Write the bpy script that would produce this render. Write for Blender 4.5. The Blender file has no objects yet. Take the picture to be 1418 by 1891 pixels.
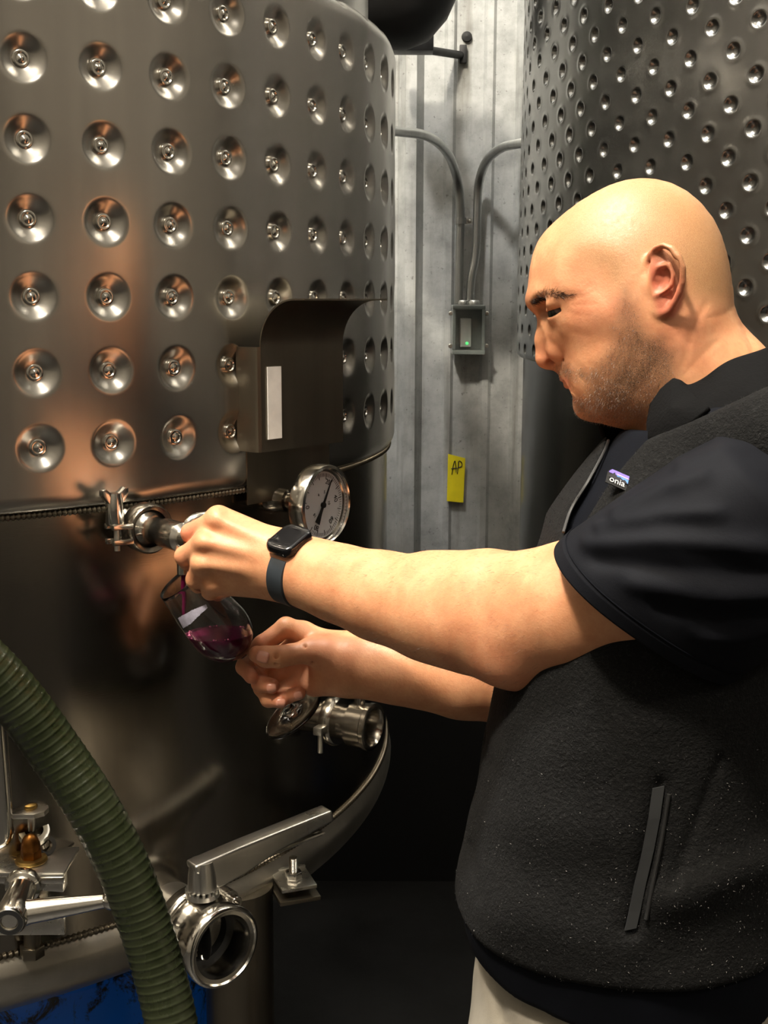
import bpy, bmesh, math, random
import numpy as np
from mathutils import Vector, Matrix

# ------------------------------------------------------------------ camera
scene = bpy.context.scene
COL = scene.collection
FPX, PITCH, ROLL, CAMZ = 2280.5, 0.1695, 0.0027, 1.62
FWD = Vector((0, math.cos(PITCH), -math.sin(PITCH)))
UP0 = Vector((0, math.sin(PITCH), math.cos(PITCH)))
RGT = Vector((1, 0, 0)) * math.cos(ROLL) + UP0 * math.sin(ROLL)
UPV = Vector((-1, 0, 0)) * math.sin(ROLL) + UP0 * math.cos(ROLL)
CAM = Vector((0, 0, CAMZ))
cam_data = bpy.data.cameras.new('camera')
cam = bpy.data.objects.new('camera', cam_data)
COL.objects.link(cam)
cam.matrix_world = Matrix(((RGT.x, UPV.x, -FWD.x, 0), (RGT.y, UPV.y, -FWD.y, 0), (RGT.z, UPV.z, -FWD.z, CAMZ), (0, 0, 0, 1)))
cam_data.sensor_fit = 'VERTICAL'
cam_data.sensor_height = 36
cam_data.lens = FPX / 1891 * 36
cam_data.clip_start = 0.05
scene.camera = cam

# ------------------------------------------------------------------ world, lamps, exposure
scene.view_settings.view_transform = 'Standard'
scene.view_settings.look = 'None'
scene.view_settings.gamma = 1
scene.view_settings.exposure = 0.1
scene.view_settings.use_curve_mapping = False
world = bpy.data.worlds.new('cellar_air')
scene.world = world
world.use_nodes = True
world.node_tree.nodes['Background'].inputs[0].default_value = (1.0, 0.93, 0.82, 1)
world.node_tree.nodes['Background'].inputs[1].default_value = 0.02

def lamp(name, loc, power, color, radius=0.2):
    d = bpy.data.lights.new(name, 'POINT')
    d.shadow_soft_size = radius
    d.energy = power
    d.color = color
    o = bpy.data.objects.new(name, d)
    COL.objects.link(o)
    o.location = loc
    return o

lamp('high_bay_lamp', (-1.05, 1.15, 5.6), 680, (1.0, 0.97, 0.92))
lamp('high_bay_lamp', (-1.35, -0.75, 5.6), 1250, (1.0, 0.90, 0.75))
lamp('high_bay_lamp', (1.9, -1.8, 5.6), 170, (1.0, 0.92, 0.80))

# ------------------------------------------------------------------ helpers
def pix(px, py, y):
    """world point seen at pixel (px, py) that lies y metres in front of the camera"""
    d = FWD + RGT * ((px - 709) / FPX) + UPV * ((945.5 - py) / FPX)
    return CAM + d * (y / d.y)

def V(*a):
    return Vector(a if len(a) > 1 else a[0])

def tag(o, label=None, cat=None, group=None, kind=None):
    if label: o['label'] = label
    if cat: o['category'] = cat
    if group: o['group'] = group
    if kind: o['kind'] = kind
    return o

def thing(name, label, cat, loc, group=None):
    o = bpy.data.objects.new(name, None)
    o.empty_display_size = 0.05
    COL.objects.link(o)
    o.location = loc
    return tag(o, label, cat, group)

def root_inv(p):
    m = Matrix.Translation(p.location) if p.type == 'EMPTY' else Matrix.Identity(4)
    return m.inverted()

def link(name, me, mat, parent=None, label=None):
    o = bpy.data.objects.new(name, me)
    COL.objects.link(o)
    if mat and len(me.materials) == 0: me.materials.append(mat)
    if parent:
        o.parent = parent
        r = parent
        while r.parent: r = r.parent
        if parent is r: o.matrix_parent_inverse = root_inv(r)
    if label: o['label'] = label
    return o

class MB:
    """collects shapes given in world coordinates into one mesh"""
    def __init__(s):
        s.v = []; s.f = []; s.n = 0
    def add(s, v, f):
        s.v.append(np.asarray(v, dtype=np.float64).reshape(-1, 3))
        s.f += [tuple(i + s.n for i in q) for q in f]
        s.n += len(s.v[-1])
        return s
    def lathe(s, prof, o, ax, seg=32, ref=None):
        """prof: (radius, height) pairs along axis ax from o"""
        ax = Vector(ax).normalized()
        e1 = ax.orthogonal().normalized() if ref is None else (Vector(ref) - ax * ax.dot(Vector(ref))).normalized()
        e2 = ax.cross(e1)
        o = Vector(o)
        vs = []; fs = []
        for r, h in prof:
            for k in range(seg):
                a = 2 * math.pi * k / seg
                vs.append(o + ax * h + (e1 * math.cos(a) + e2 * math.sin(a)) * r)
        m = len(prof)
        for i in range(m - 1):
            for k in range(seg):
                k2 = (k + 1) % seg
                fs.append((i * seg + k, i * seg + k2, (i + 1) * seg + k2, (i + 1) * seg + k))
        if prof[0][0] > 1e-6: fs.append(tuple(reversed(range(seg))))
        if prof[-1][0] > 1e-6: fs.append(tuple((m - 1) * seg + k for k in range(seg)))
        return s.add(vs, fs)
    def loop_lathe(s, prof, o, ax, seg=32):
        """closed profile: a ring"""
        ax = Vector(ax).normalized(); e1 = ax.orthogonal().normalized(); e2 = ax.cross(e1); o = Vector(o)
        vs = []; fs = []; m = len(prof)
        for r, h in prof:
            for k in range(seg):
                a = 2 * math.pi * k / seg
                vs.append(o + ax * h + (e1 * math.cos(a) + e2 * math.sin(a)) * r)
        for i in range(m):
            j = (i + 1) % m
            for k in range(seg):
                k2 = (k + 1) % seg
                fs.append((i * seg + k, i * seg + k2, j * seg + k2, j * seg + k))
        return s.add(vs, fs)
    def tube(s, pts, rad, seg=16, cap=True):
        pts = [Vector(p) for p in pts]
        n = len(pts)
        rads = rad if hasattr(rad, '__len__') else [rad] * n
        T = [(pts[min(i + 1, n - 1)] - pts[max(i - 1, 0)]).normalized() for i in range(n)]
        e = T[0].orthogonal().normalized()
        vs = []; fs = []
        for i in range(n):
            e = (e - T[i] * e.dot(T[i])).normalized()
            b = T[i].cross(e)
            for k in range(seg):
                a = 2 * math.pi * k / seg
                vs.append(pts[i] + (e * math.cos(a) + b * math.sin(a)) * rads[i])
        for i in range(n - 1):
            for k in range(seg):
                k2 = (k + 1) % seg
                fs.append((i * seg + k, i * seg + k2, (i + 1) * seg + k2, (i + 1) * seg + k))
        if cap:
            fs.append(tuple(reversed(range(seg))))
            fs.append(tuple((n - 1) * seg + k for k in range(seg)))
        return s.add(vs, fs)
    def prism(s, poly, o, e1, e2, e3, depth):
        """poly (a, b) in the plane o + a e1 + b e2, pushed along e3 by depth"""
        o, e1, e2, e3 = Vector(o), Vector(e1), Vector(e2), Vector(e3)
        n = len(poly)
        vs = [o + e1 * a + e2 * b for a, b in poly] + [o + e1 * a + e2 * b + e3 * depth for a, b in poly]
        fs = [tuple(range(n)), tuple(reversed(range(n, 2 * n)))]
        for k in range(n):
            fs.append((k, n + k, n + (k + 1) % n, (k + 1) % n))
        return s.add(vs, fs)
    def box(s, c, e1, e2, e3, a, b, d):
        """centre c, full sizes a, b, d along e1, e2, e3"""
        c = Vector(c)
        return s.prism([(-a / 2, -b / 2), (a / 2, -b / 2), (a / 2, b / 2), (-a / 2, b / 2)], c - Vector(e3) * (d / 2), e1, e2, e3, d)
    def build(s, name, mat, parent=None, label=None, bevel=0, seg=2, smooth=True, angle=40):
        me = bpy.data.meshes.new(name)
        me.from_pydata(np.concatenate(s.v).tolist(), [], s.f)
        bm = bmesh.new(); bm.from_mesh(me)
        bmesh.ops.recalc_face_normals(bm, faces=bm.faces)
        if bevel:
            ed = [e for e in bm.edges if len(e.link_faces) == 2 and e.calc_face_angle(0) > math.radians(30)]
            bmesh.ops.bevel(bm, geom=ed, offset=bevel, segments=seg, affect='EDGES', profile=0.6, clamp_overlap=True)
        bm.to_mesh(me); bm.free()
        if smooth:
            me.polygons.foreach_set('use_smooth', [True] * len(me.polygons))
            me.set_sharp_from_angle(angle=math.radians(angle))
        me.update()
        return link(name, me, mat, parent, label)

def spline(pts, n):
    """Catmull-Rom through pts, n samples per span"""
    P = [Vector(p) for p in pts]
    P = [P[0] * 2 - P[1]] + P + [P[-1] * 2 - P[-2]]
    out = []
    for i in range(1, len(P) - 2):
        for k in range(n):
            t = k / n
            a, b, c, d = P[i - 1], P[i], P[i + 1], P[i + 2]
            out.append(0.5 * ((2 * b) + (c - a) * t + (2 * a - 5 * b + 4 * c - d) * t * t + (3 * b - a - 3 * c + d) * t ** 3))
    out.append(P[-2])
    return out

# ------------------------------------------------------------------ materials
class NT:
    def __init__(s, name):
        s.m = bpy.data.materials.new(name); s.m.use_nodes = True
        s.t = s.m.node_tree; s.b = s.t.nodes['Principled BSDF']
    def n(s, typ, **kw):
        x = s.t.nodes.new(typ)
        for k, v in kw.items():
            if k in x.inputs: x.inputs[k].default_value = v
            else: setattr(x, k, v)
        return x
    def l(s, a, b): s.t.links.new(a, b)
    def coord(s, scale=(1, 1, 1)):
        tc = s.n('ShaderNodeTexCoord'); mp = s.n('ShaderNodeMapping')
        mp.inputs['Scale'].default_value = scale
        s.l(tc.outputs['Object'], mp.inputs['Vector'])
        return mp.outputs[0]
    def noise(s, scale, detail=4, rough=0.55, vec=None, dist=0.0):
        x = s.n('ShaderNodeTexNoise')
        x.inputs['Scale'].default_value = scale; x.inputs['Detail'].default_value = detail
        x.inputs['Roughness'].default_value = rough; x.inputs['Distortion'].default_value = dist
        s.l(vec if vec else s.coord(), x.inputs['Vector'])
        return x.outputs['Fac']
    def ramp(s, fac, stops):
        r = s.n('ShaderNodeValToRGB'); e = r.color_ramp.elements
        while len(e) < len(stops): e.new(0.5)
        for el, (p, c) in zip(e, stops):
            el.position = p; el.color = tuple(c) + (1,) if len(c) == 3 else c
        s.l(fac, r.inputs[0])
        return r.outputs[0]
    def rng(s, fac, a, b, c=0.0, d=1.0):
        r = s.n('ShaderNodeMapRange')
        for i, v in zip((1, 2, 3, 4), (c, d, a, b)): r.inputs[i].default_value = v
        s.l(fac, r.inputs[0])
        return r.outputs[0]
    def mix(s, fac, a, b, mode='MIX'):
        x = s.n('ShaderNodeMix', data_type='RGBA', blend_type=mode)
        for i, v in ((0, fac), (6, a), (7, b)):
            if hasattr(v, 'is_linked'): s.l(v, x.inputs[i])
            else: x.inputs[i].default_value = (tuple(v) + (1,)) if hasattr(v, '__len__') and len(v) == 3 else v
        return x.outputs[2]
    def bump(s, fac, strength, dist=0.001, prev=None):
        x = s.n('ShaderNodeBump'); x.inputs['Strength'].default_value = strength; x.inputs['Distance'].default_value = dist
        s.l(fac, x.inputs['Height'])
        if prev: s.l(prev, x.inputs['Normal'])
        return x.outputs[0]
    def set(s, **kw):
        for k, v in kw.items():
            k = k.replace('_', ' ')
            i = s.b.inputs[k]
            if hasattr(v, 'is_linked'): s.l(v, i)
            else: i.default_value = (tuple(v) + (1,)) if hasattr(v, '__len__') and len(v) == 3 else v
        return s

def plain(name, col, rough=0.5, metal=0.0, var=0.12, scale=40, bump=0.0, **kw):
    t = NT(name)
    n = t.noise(scale)
    lo = [c * (1 - var) for c in col]; hi = [min(1, c * (1 + var)) for c in col]
    t.set(Base_Color=t.ramp(n, [(0.3, lo), (0.7, hi)]), Metallic=metal, Roughness=t.rng(n, max(0, rough - 0.05), min(1, rough + 0.06), 0.3, 0.7), **kw)
    if bump: t.set(Normal=t.bump(t.noise(scale * 8), bump))
    return t.m

def steel(name, col, rough, aniso=0.0, streak=0.1, dirt=0.0, bump=0.03, vary=1.0):
    t = NT(name)
    s1 = t.noise(3.0, 5, 0.6, t.coord((9, 9, 0.35)))
    s2 = t.noise(60, 3, 0.6, t.coord((1, 1, 14)))
    s3 = t.noise(5.5, 6, 0.65)
    base = t.ramp(s1, [(0.25, [c * (1 - streak) for c in col]), (0.75, [min(1, c * (1 + streak)) for c in col])])
    if dirt:
        base = t.mix(t.rng(s3, 0, dirt, 0.52, 0.75), base, (0.16, 0.12, 0.08))
    t.set(Base_Color=base, Metallic=1.0, Roughness=t.rng(s3, rough - 0.05 * vary, rough + 0.07 * vary, 0.2, 0.8), Anisotropic=aniso,
          Normal=t.bump(s2, bump, 0.0006))
    return t.m

M = {}
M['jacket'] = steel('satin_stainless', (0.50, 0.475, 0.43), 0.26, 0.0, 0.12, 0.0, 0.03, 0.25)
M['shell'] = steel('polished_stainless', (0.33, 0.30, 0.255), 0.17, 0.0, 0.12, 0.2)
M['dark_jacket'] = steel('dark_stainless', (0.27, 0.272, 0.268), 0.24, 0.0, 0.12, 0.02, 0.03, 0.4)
M['shaded_lower'] = steel('shaded_polished_stainless', (0.15, 0.15, 0.145), 0.2, 0.0, 0.12, 0.02, 0.03, 0.5)  # same tank metal, colour darkened to put shade on the lower shell
M['chrome'] = steel('bright_stainless', (0.72, 0.69, 0.63), 0.14, 0.0, 0.06, 0.1, 0.02)
M['cast'] = steel('brushed_stainless', (0.62, 0.60, 0.55), 0.28, 0.0, 0.08, 0.2, 0.06)
M['sheet'] = steel('dull_sheet_steel', (0.20, 0.175, 0.135), 0.34, 0.0, 0.1, 0.35, 0.05)
M['weld'] = steel('weld_bead', (0.14, 0.12, 0.09), 0.38, 0.0, 0.2, 0.4, 0.1)
M['black_rubber'] = plain('black_rubber', (0.012, 0.012, 0.012), 0.55)
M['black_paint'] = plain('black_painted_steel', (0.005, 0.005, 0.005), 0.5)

def galv():
    t = NT('galvanised_sheet')
    a = t.noise(14, 6, 0.7); b = t.noise(2.2, 5, 0.6, t.coord((7, 7, 0.6))); c = t.noise(90, 2)
    col = t.ramp(a, [(0.3, (0.30, 0.31, 0.30)), (0.55, (0.46, 0.47, 0.46)), (0.75, (0.55, 0.56, 0.54))])
    col = t.mix(t.rng(b, 0.0, 0.75, 0.50, 0.70), col, (0.16, 0.15, 0.12))
    col = t.mix(t.rng(c, 0.0, 0.6, 0.66, 0.78), col, (0.10, 0.09, 0.08))
    t.set(Base_Color=col, Metallic=0.35, Roughness=t.rng(a, 0.38, 0.6, 0.3, 0.7), Normal=t.bump(c, 0.1))
    return t.m
M['galv'] = galv()
M['conduit'] = steel('galvanised_conduit', (0.55, 0.56, 0.55), 0.34, 0, 0.2, 0.3)

def concrete(name, col, rough):
    t = NT(name)
    a = t.noise(3, 8, 0.65); b = t.noise(40, 4)
    t.set(Base_Color=t.mix(t.rng(b, 0, 0.5), t.ramp(a, [(0.3, [c * .6 for c in col]), (0.7, col)]), [c * .5 for c in col]),
          Roughness=t.rng(a, rough - .15, rough + .1, .3, .7), Normal=t.bump(b, 0.15))
    return t.m
M['floor'] = concrete('damp_dark_concrete', (0.008, 0.0075, 0.007), 0.6)
M['paintwall'] = concrete('painted_wall', (0.17, 0.155, 0.13), 0.7)
M['ceil'] = concrete('ceiling_liner', (0.72, 0.70, 0.66), 0.8)

# ------------------------------------------------------------------ room shell
YW = 3.34
def struct(name, mb, mat, **kw):
    return tag(mb.build(name, mat, **kw), kind='structure')

struct('floor', MB().box((0, -1.2, -0.05), (1, 0, 0), (0, 1, 0), (0, 0, 1), 10, 9.4, 0.1), M['floor'])
struct('ceiling', MB().box((0, -1.2, 6.25), (1, 0, 0), (0, 1, 0), (0, 0, 1), 10, 9.4, 0.1), M['ceil'])
struct('wall_left', MB().box((-5.05, -1.2, 3.1), (1, 0, 0), (0, 1, 0), (0, 0, 1), 0.1, 9.4, 6.2), M['paintwall'])
struct('wall_right', MB().box((5.05, -1.2, 3.1), (1, 0, 0), (0, 1, 0), (0, 0, 1), 0.1, 9.4, 6.2), M['paintwall'])
struct('wall_front', MB().box((0, -5.95, 3.1), (1, 0, 0), (0, 1, 0), (0, 0, 1), 10.2, 0.1, 6.2), M['paintwall'])

def ribbed_wall():
    x_major = pix(757, 500, YW).x
    pitch = 0.3048
    xs = []
    k0 = int(math.floor((-5 - x_major) / pitch)); k1 = int(math.ceil((5 - x_major) / pitch))
    for k in range(k0, k1):
        x = x_major + k * pitch
        xs += [(x - 0.034, 0.0), (x - 0.014, -0.032), (x + 0.014, -0.032), (x + 0.034, 0.0)]
        for q in (1, 2):
            m = x + pitch * q / 3
            xs += [(m - 0.016, 0.0), (m - 0.008, -0.008), (m + 0.008, -0.008), (m + 0.016, 0.0)]
    zs = [0.0, 6.2]
    vs = []; fs = []
    for x, d in xs:
        for z in zs: vs.append((x, YW + d, z))
    for i in range(len(xs) - 1):
        fs.append((2 * i, 2 * i + 2, 2 * i + 3, 2 * i + 1))
    n = len(vs)
    mb = MB().add(vs, fs)
    return mb
w = struct('wall_back', ribbed_wall(), M['galv'], smooth=False)

struct('shade_board_back', MB().box((0, YW - 0.045, 0.41), (1, 0, 0), (0, 1, 0), (0, 0, 1), 9.9, 0.05, 0.82), M['black_paint'])  # added black board, stands in for the darkness low on the wall
# ------------------------------------------------------------------ tanks
R1 = 0.90
AX1 = Vector((-0.9814 * R1, 2.3815 * R1, 0))
T0, DT, Z0, DZ = -0.9901, 0.0993, CAMZ + 0.4732 * R1, 0.0939 * R1
AX2 = Vector((1.2805 * R1, 2.5766 * R1, 0))

def hit(px, py, R=R1, A=AX1):
    """point, outward normal, tangent (to the right) on a tank's side at a pixel"""
    d = pix(px, py, 1.0) - CAM
    ox, oy = CAM.x - A.x, CAM.y - A.y
    a = d.x * d.x + d.y * d.y; b = ox * d.x + oy * d.y; c = ox * ox + oy * oy - R * R
    D = max(b * b - a * c, 0)
    t = (-b - math.sqrt(D)) / a
    p = CAM + d * t
    n = Vector((p.x - A.x, p.y - A.y, 0)).normalized()
    return p, n, Vector((-n.y, n.x, 0))

UPZ = Vector((0, 0, 1))
z_seam = hit(0, 955)[0].z
z_weld = hit(130, 1742)[0].z
JT = 0.008           # the jacket stands proud of the shell
RS = R1 - JT - 0.004
z_jtop = hit(716, 48)[0].z

def grid_mesh(name, tv, zv, rf, A, mat, parent):
    """cylinder patch: angles tv, heights zv, radius rf(T, Z)"""
    T, Z = np.meshgrid(tv, zv, indexing='ij')
    Rr = rf(T, Z)
    v = np.stack([A.x + Rr * np.cos(T), A.y + Rr * np.sin(T), Z], -1).reshape(-1, 3)
    nt, nz = len(tv), len(zv)
    i = np.arange(nt - 1)[:, None] * nz + np.arange(nz - 1)[None, :]
    f = np.stack([i, i + nz, i + nz + 1, i + 1], -1).reshape(-1, 4)
    me = bpy.data.meshes.new(name)
    me.vertices.add(len(v)); me.vertices.foreach_set('co', v.ravel())
    me.loops.add(f.size); me.loops.foreach_set('vertex_index', f.ravel())
    me.polygons.add(len(f)); me.polygons.foreach_set('loop_start', np.arange(0, f.size, 4)); me.polygons.foreach_set('loop_total', np.full(len(f), 4))
    me.polygons.foreach_set('use_smooth', np.ones(len(f), bool))
    me.update(calc_edges=True)
    return link(name, me, mat, parent)

M['ring'] = steel('lit_ring_steel', (0.48, 0.45, 0.39), 0.38, 0, 0.1, 0.3)  # lighter colour puts a bright reflection on the bottom ring
tank1 = thing('wine_tank', 'large upright steel wine tank with big round dimples, at left', 'tank', (AX1.x, AX1.y, 0))

def dimple1(r):
    """depth profile of one big quilted dimple, r in metres"""
    x = np.clip((r - 0.0075) / 0.0215, 0, 1)
    d = 0.0088 * (1 - x * x * (3 - 2 * x))
    return d

spots1 = []
def rf_jacket1(T, Z):
    ci = np.round((T - T0) / DT); ri = np.round((Z0 - Z) / DZ)
    ok = (ri <= 7) & (ri >= -3) & (ci >= -5) & (ci <= 13)
    dx = (T - (T0 + ci * DT)) * R1; dz = Z - (Z0 - ri * DZ)
    r = np.hypot(dx, dz)
    edge = np.clip((Z - z_seam) / 0.02, 0, 1); e2 = np.clip((z_jtop - Z) / 0.03, 0, 1)
    wob = 0.0006 * np.sin(T * 37 + 1.3) + 0.0005 * np.sin(Z * 23 + T * 9)
    pillow = 0.0012 * np.cos(2 * np.pi * dx / (DT * R1)) * 0 
    return R1 - np.where(ok, dimple1(r), 0) - 0.010 * (1 - np.sqrt(1 - (1 - edge) ** 2 + 1e-9)) - 0.03 * (1 - np.sqrt(1 - (1 - e2) ** 2 + 1e-9)) + wob

tv = np.linspace(T0 - 3.6 * DT, T0 + 12.5 * DT, 640)
zv = np.concatenate([np.linspace(z_seam, z_jtop, 430)])
grid_mesh('dimple_jacket', tv, zv, rf_jacket1, AX1, M['jacket'], tank1)
grid_mesh('plain_jacket', np.linspace(T0 + 12.5 * DT, T0 - 3.6 * DT + 2 * math.pi, 90), np.linspace(z_seam, z_jtop, 4), lambda T, Z: R1 + 0 * T, AX1, M['jacket'], tank1)

# the spot weld at the bottom of each dimple, one mesh shared by all
sp = MB().lathe([(0.0, 0.0030), (0.0025, 0.0025), (0.0042, 0.0011), (0.0058, 0.0010), (0.0070, 0.0024), (0.0082, 0.0026), (0.0094, 0.0020), (0.0105, -0.0008)], (0, 0, 0), (0, 0, 1), 20)
spot_me = None
for ri in range(-1, 8):
    for ci in range(-2, 10):
        a = T0 + ci * DT; z = Z0 - ri * DZ
        if z < z_seam + 0.03 or z > z_jtop - 0.03: continue
        n = Vector((math.cos(a), math.sin(a), 0))
        p = Vector((AX1.x, AX1.y, z)) + n * (R1 - 0.0086)
        if spot_me is None:
            o = sp.build('spot_weld', M['chrome']); spot_me = o.data
        else:
            o = bpy.data.objects.new('spot_weld', spot_me); COL.objects.link(o)
        o.parent = tank1; o.matrix_parent_inverse = root_inv(tank1)
        o.matrix_basis = Matrix.Translation(p) @ n.to_track_quat('Z', 'Y').to_matrix().to_4x4()

# smooth lower shell with a rounded bottom knuckle, upper shell
zk = z_weld
lower = [(RS, z_seam + 0.03), (RS, zk + 0.004), (RS + 0.0015, zk + 0.002)]
MB().lathe([(RS, z_seam + 0.04), (RS, zk)], AX1, UPZ, 160).build('lower_shell', M['shell'], tank1)
kn = [(RS - 0.003, zk - 0.001), (RS + 0.001, zk - 0.004), (RS + 0.008, zk - 0.022)]  # slight flare shaped to catch lamp light
for k in range(0, 13):
    a = math.pi / 2 * k / 12
    kn.append((RS + 0.009 - 0.085 + 0.085 * math.cos(a), zk - 0.026 - 0.075 * math.sin(a)))
kn += [(RS - 0.3, zk - 0.14), (0.05, zk - 0.2), (0, zk - 0.2)]
MB().lathe(kn, AX1, UPZ, 160).build('bottom_head', M['ring'], tank1)
MB().lathe([(R1 - 0.045, z_jtop - 0.05), (R1 - 0.045, z_jtop + 0.22), (R1 - 0.08, z_jtop + 0.26), (0.2, z_jtop + 0.36), (0, z_jtop + 0.36)], AX1, UPZ, 120).build('upper_shell', M['jacket'], tank1)

def bead(name, R, z, pitch, rad, a0, a1, mat, A=AX1):
    """a rippled weld bead round the tank"""
    n = int((a1 - a0) * R / pitch) * 4
    pts = []; rads = []
    for k in range(n + 1):
        a = a0 + (a1 - a0) * k / n
        pts.append((A.x + R * math.cos(a), A.y + R * math.sin(a), z))
        rads.append(rad * (1 + 0.28 * math.cos(2 * math.pi * k / 4)))
    return MB().tube(pts, rads, 8).build(name, mat, tank1)
bead('weld_seam', RS + 0.003, z_seam - 0.003, 0.006, 0.0035, -2.2, 0.5, M['weld'])
bead('weld_seam', RS + 0.001, zk, 0.007, 0.0035, -2.2, 0.5, M['weld'])
# legs
for px, off in ((448, 0.0),):
    p, n, t = hit(px, 1700)
    c = p - n * 0.02
    MB().lathe([(0.048, 0.03), (0.048, zk - 0.03)], (c.x + 0.005, c.y + 0.03, 0), UPZ, 32).build('leg', M['sheet'], tank1)
    MB().lathe([(0.08, 0.0), (0.08, 0.03)], (c.x + 0.005, c.y + 0.03, 0), UPZ, 32).build('foot_plate', M['sheet'], tank1)
for a in (0.9, 2.6, -2.5):
    c = AX1 + Vector((math.cos(a), math.sin(a), 0)) * (R1 - 0.1)
    MB().lathe([(0.048, 0.03), (0.048, zk - 0.06)], (c.x, c.y, 0), UPZ, 24).build('leg', M['sheet'], tank1)
    MB().lathe([(0.08, 0.0), (0.08, 0.03)], (c.x, c.y, 0), UPZ, 24).build('foot_plate', M['sheet'], tank1)

# ---- right tank: small staggered dents
tank2 = thing('wine_tank', 'dark steel wine tank with small staggered dents behind the man', 'tank', (AX2.x, AX2.y, 0))
U0, DU, Y0, DY = -2.3959, 0.0397, CAMZ + 0.3293 * R1, 0.0772 * R1
z2 = hit(962, 664, R1, AX2)[0].z
def rf_jacket2(T, Z):
    j = np.round((U0 - T) / DU)
    best = None
    for dj in (-1, 0, 1):
        jj = j + dj
        offs = np.where(np.mod(jj, 2) == 1, 0.5, 0.0)
        k = np.round((Y0 - Z) / DY - offs) + offs
        r = np.hypot((T - (U0 - jj * DU)) * R1, Z - (Y0 - k * DY))
        r = np.where(Y0 - k * DY > z2 + 0.012, r, 1)
        best = r if best is None else np.minimum(best, r)
    x = np.clip(best / 0.0108, 0, 1)
    d = 0.0062 * (1 - x ** 2.6) ** 1.3
    lip = 0.0006 * np.exp(-((best - 0.0125) / 0.004) ** 2)
    edge = np.clip((Z - z2) / 0.012, 0, 1)
    wob = 0.0012 * np.sin(T * 21 + 0.7 + 2 * np.sin(Z * 4)) + 0.0011 * np.sin(Z * 9 + T * 14)
    return R1 - d + lip + wob * np.clip((Z - z2) / 0.1, 0, 1) - 0.012 * (1 - np.sqrt(1 - (1 - edge) ** 2 + 1e-9))
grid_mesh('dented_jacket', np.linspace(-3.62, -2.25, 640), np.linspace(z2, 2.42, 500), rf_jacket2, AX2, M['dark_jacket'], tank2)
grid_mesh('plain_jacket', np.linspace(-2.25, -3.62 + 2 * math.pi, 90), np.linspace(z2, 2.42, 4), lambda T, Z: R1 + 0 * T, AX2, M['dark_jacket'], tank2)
MB().lathe([(R1 - 0.012, 0.7), (R1 - 0.012, z2 + 0.03)], AX2, UPZ, 160).build('lower_shell', M['shaded_lower'], tank2)
MB().lathe([(0, 0.55), (R1 - 0.25, 0.58), (R1 - 0.06, 0.64), (R1 - 0.012, 0.7)], AX2, UPZ, 120).build('bottom_head', M['shaded_lower'], tank2)
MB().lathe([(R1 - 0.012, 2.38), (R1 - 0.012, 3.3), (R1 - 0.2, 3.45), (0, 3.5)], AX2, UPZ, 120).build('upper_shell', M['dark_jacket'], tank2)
for a in (0.6, 2.2, 3.8, 5.4):
    c = AX2 + Vector((math.cos(a), math.sin(a), 0)) * (R1 - 0.15)
    MB().lathe([(0.045, 0.0), (0.045, 0.66)], (c.x, c.y, 0), UPZ, 24).build('leg', M['sheet'], tank2)
# ------------------------------------------------------------------ fittings on the left tank
M['brass'] = plain('tarnished_brass', (0.36, 0.23, 0.07), 0.38, 1.0, 0.25, 60)
M['copper'] = plain('rusty_bronze', (0.20, 0.08, 0.018), 0.36, 1.0, 0.35, 70)
M['white_label'] = plain('worn_white_label', (0.74, 0.73, 0.70), 0.5, 0, 0.12, 30)
M['dial'] = plain('dial_white', (0.72, 0.75, 0.78), 0.5, 0, 0.03)
M['ink'] = plain('black_ink', (0.012, 0.012, 0.012), 0.5)

def glassmat(name, col=(1, 1, 1), rough=0.0, ior=1.45):
    t = NT(name)
    n = t.noise(12)
    t.set(Base_Color=t.mix(t.rng(n, 0, 0.04), col, [c * 0.9 for c in col]), Roughness=rough, IOR=ior)
    t.b.inputs['Transmission Weight'].default_value = 1.0
    return t.m
M['glass'] = glassmat('clear_glass', (1, 1, 1))

def text_mesh(name, body, size, o, e1, e2, e3, mat, parent, depth=0.0003):
    """flat lettering laid in the plane o + e1, e2"""
    c = bpy.data.curves.new(name, 'FONT')
    c.body = body; c.size = size; c.align_x = 'CENTER'; c.align_y = 'CENTER'; c.extrude = depth / 2
    t = bpy.data.objects.new(name, c)
    COL.objects.link(t)
    dg = bpy.context.evaluated_depsgraph_get()
    me = bpy.data.meshes.new_from_object(t.evaluated_get(dg))
    bpy.data.objects.remove(t); bpy.data.curves.remove(c)
    e1, e2, e3, o = Vector(e1), Vector(e2), Vector(e3), Vector(o)
    me.transform(Matrix(((e1.x, e2.x, e3.x, o.x), (e1.y, e2.y, e3.y, o.y), (e1.z, e2.z, e3.z, o.z), (0, 0, 0, 1))))
    me.materials.clear()
    return link(name, me, mat, parent)

def hexring(r):
    return [(r * math.cos(math.pi / 3 * k), r * math.sin(math.pi / 3 * k)) for k in range(6)]

# ---- placard bracket with a flared lip
p, n, t = hit(447, 735)
zb = pix(480, 832, p.y).z; zt = pix(480, 640, p.y).z
br = thing('placard_bracket', 'bent sheet steel bracket with flared lip and white label strip', 'bracket', (p.x, p.y, zb))
th = 0.002; so = 0.034; wd = 0.158; rr = 0.058
prof = [(so, zb), (so, zt)] + [(so + rr * (1 - math.cos(a)), zt + rr * math.sin(a)) for a in [math.pi / 2 * k / 14 for k in range(1, 15)]] + [(so + rr + 0.018, zt + rr)]
vs = []; fs = []
for d in (0, -th):
    for s_ in (0, wd):
        for i, (a, z) in enumerate(prof):
            nx = prof[min(i + 1, len(prof) - 1)]; pv = prof[max(i - 1, 0)]
            dr = Vector((nx[0] - pv[0], nx[1] - pv[1])).normalized()
            a2, z2_ = a - dr.y * (-d), z + dr.x * (-d)
            vs.append(Vector((p.x, p.y, 0)) + n * a2 + t * s_ + UPZ * z2_)
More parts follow.
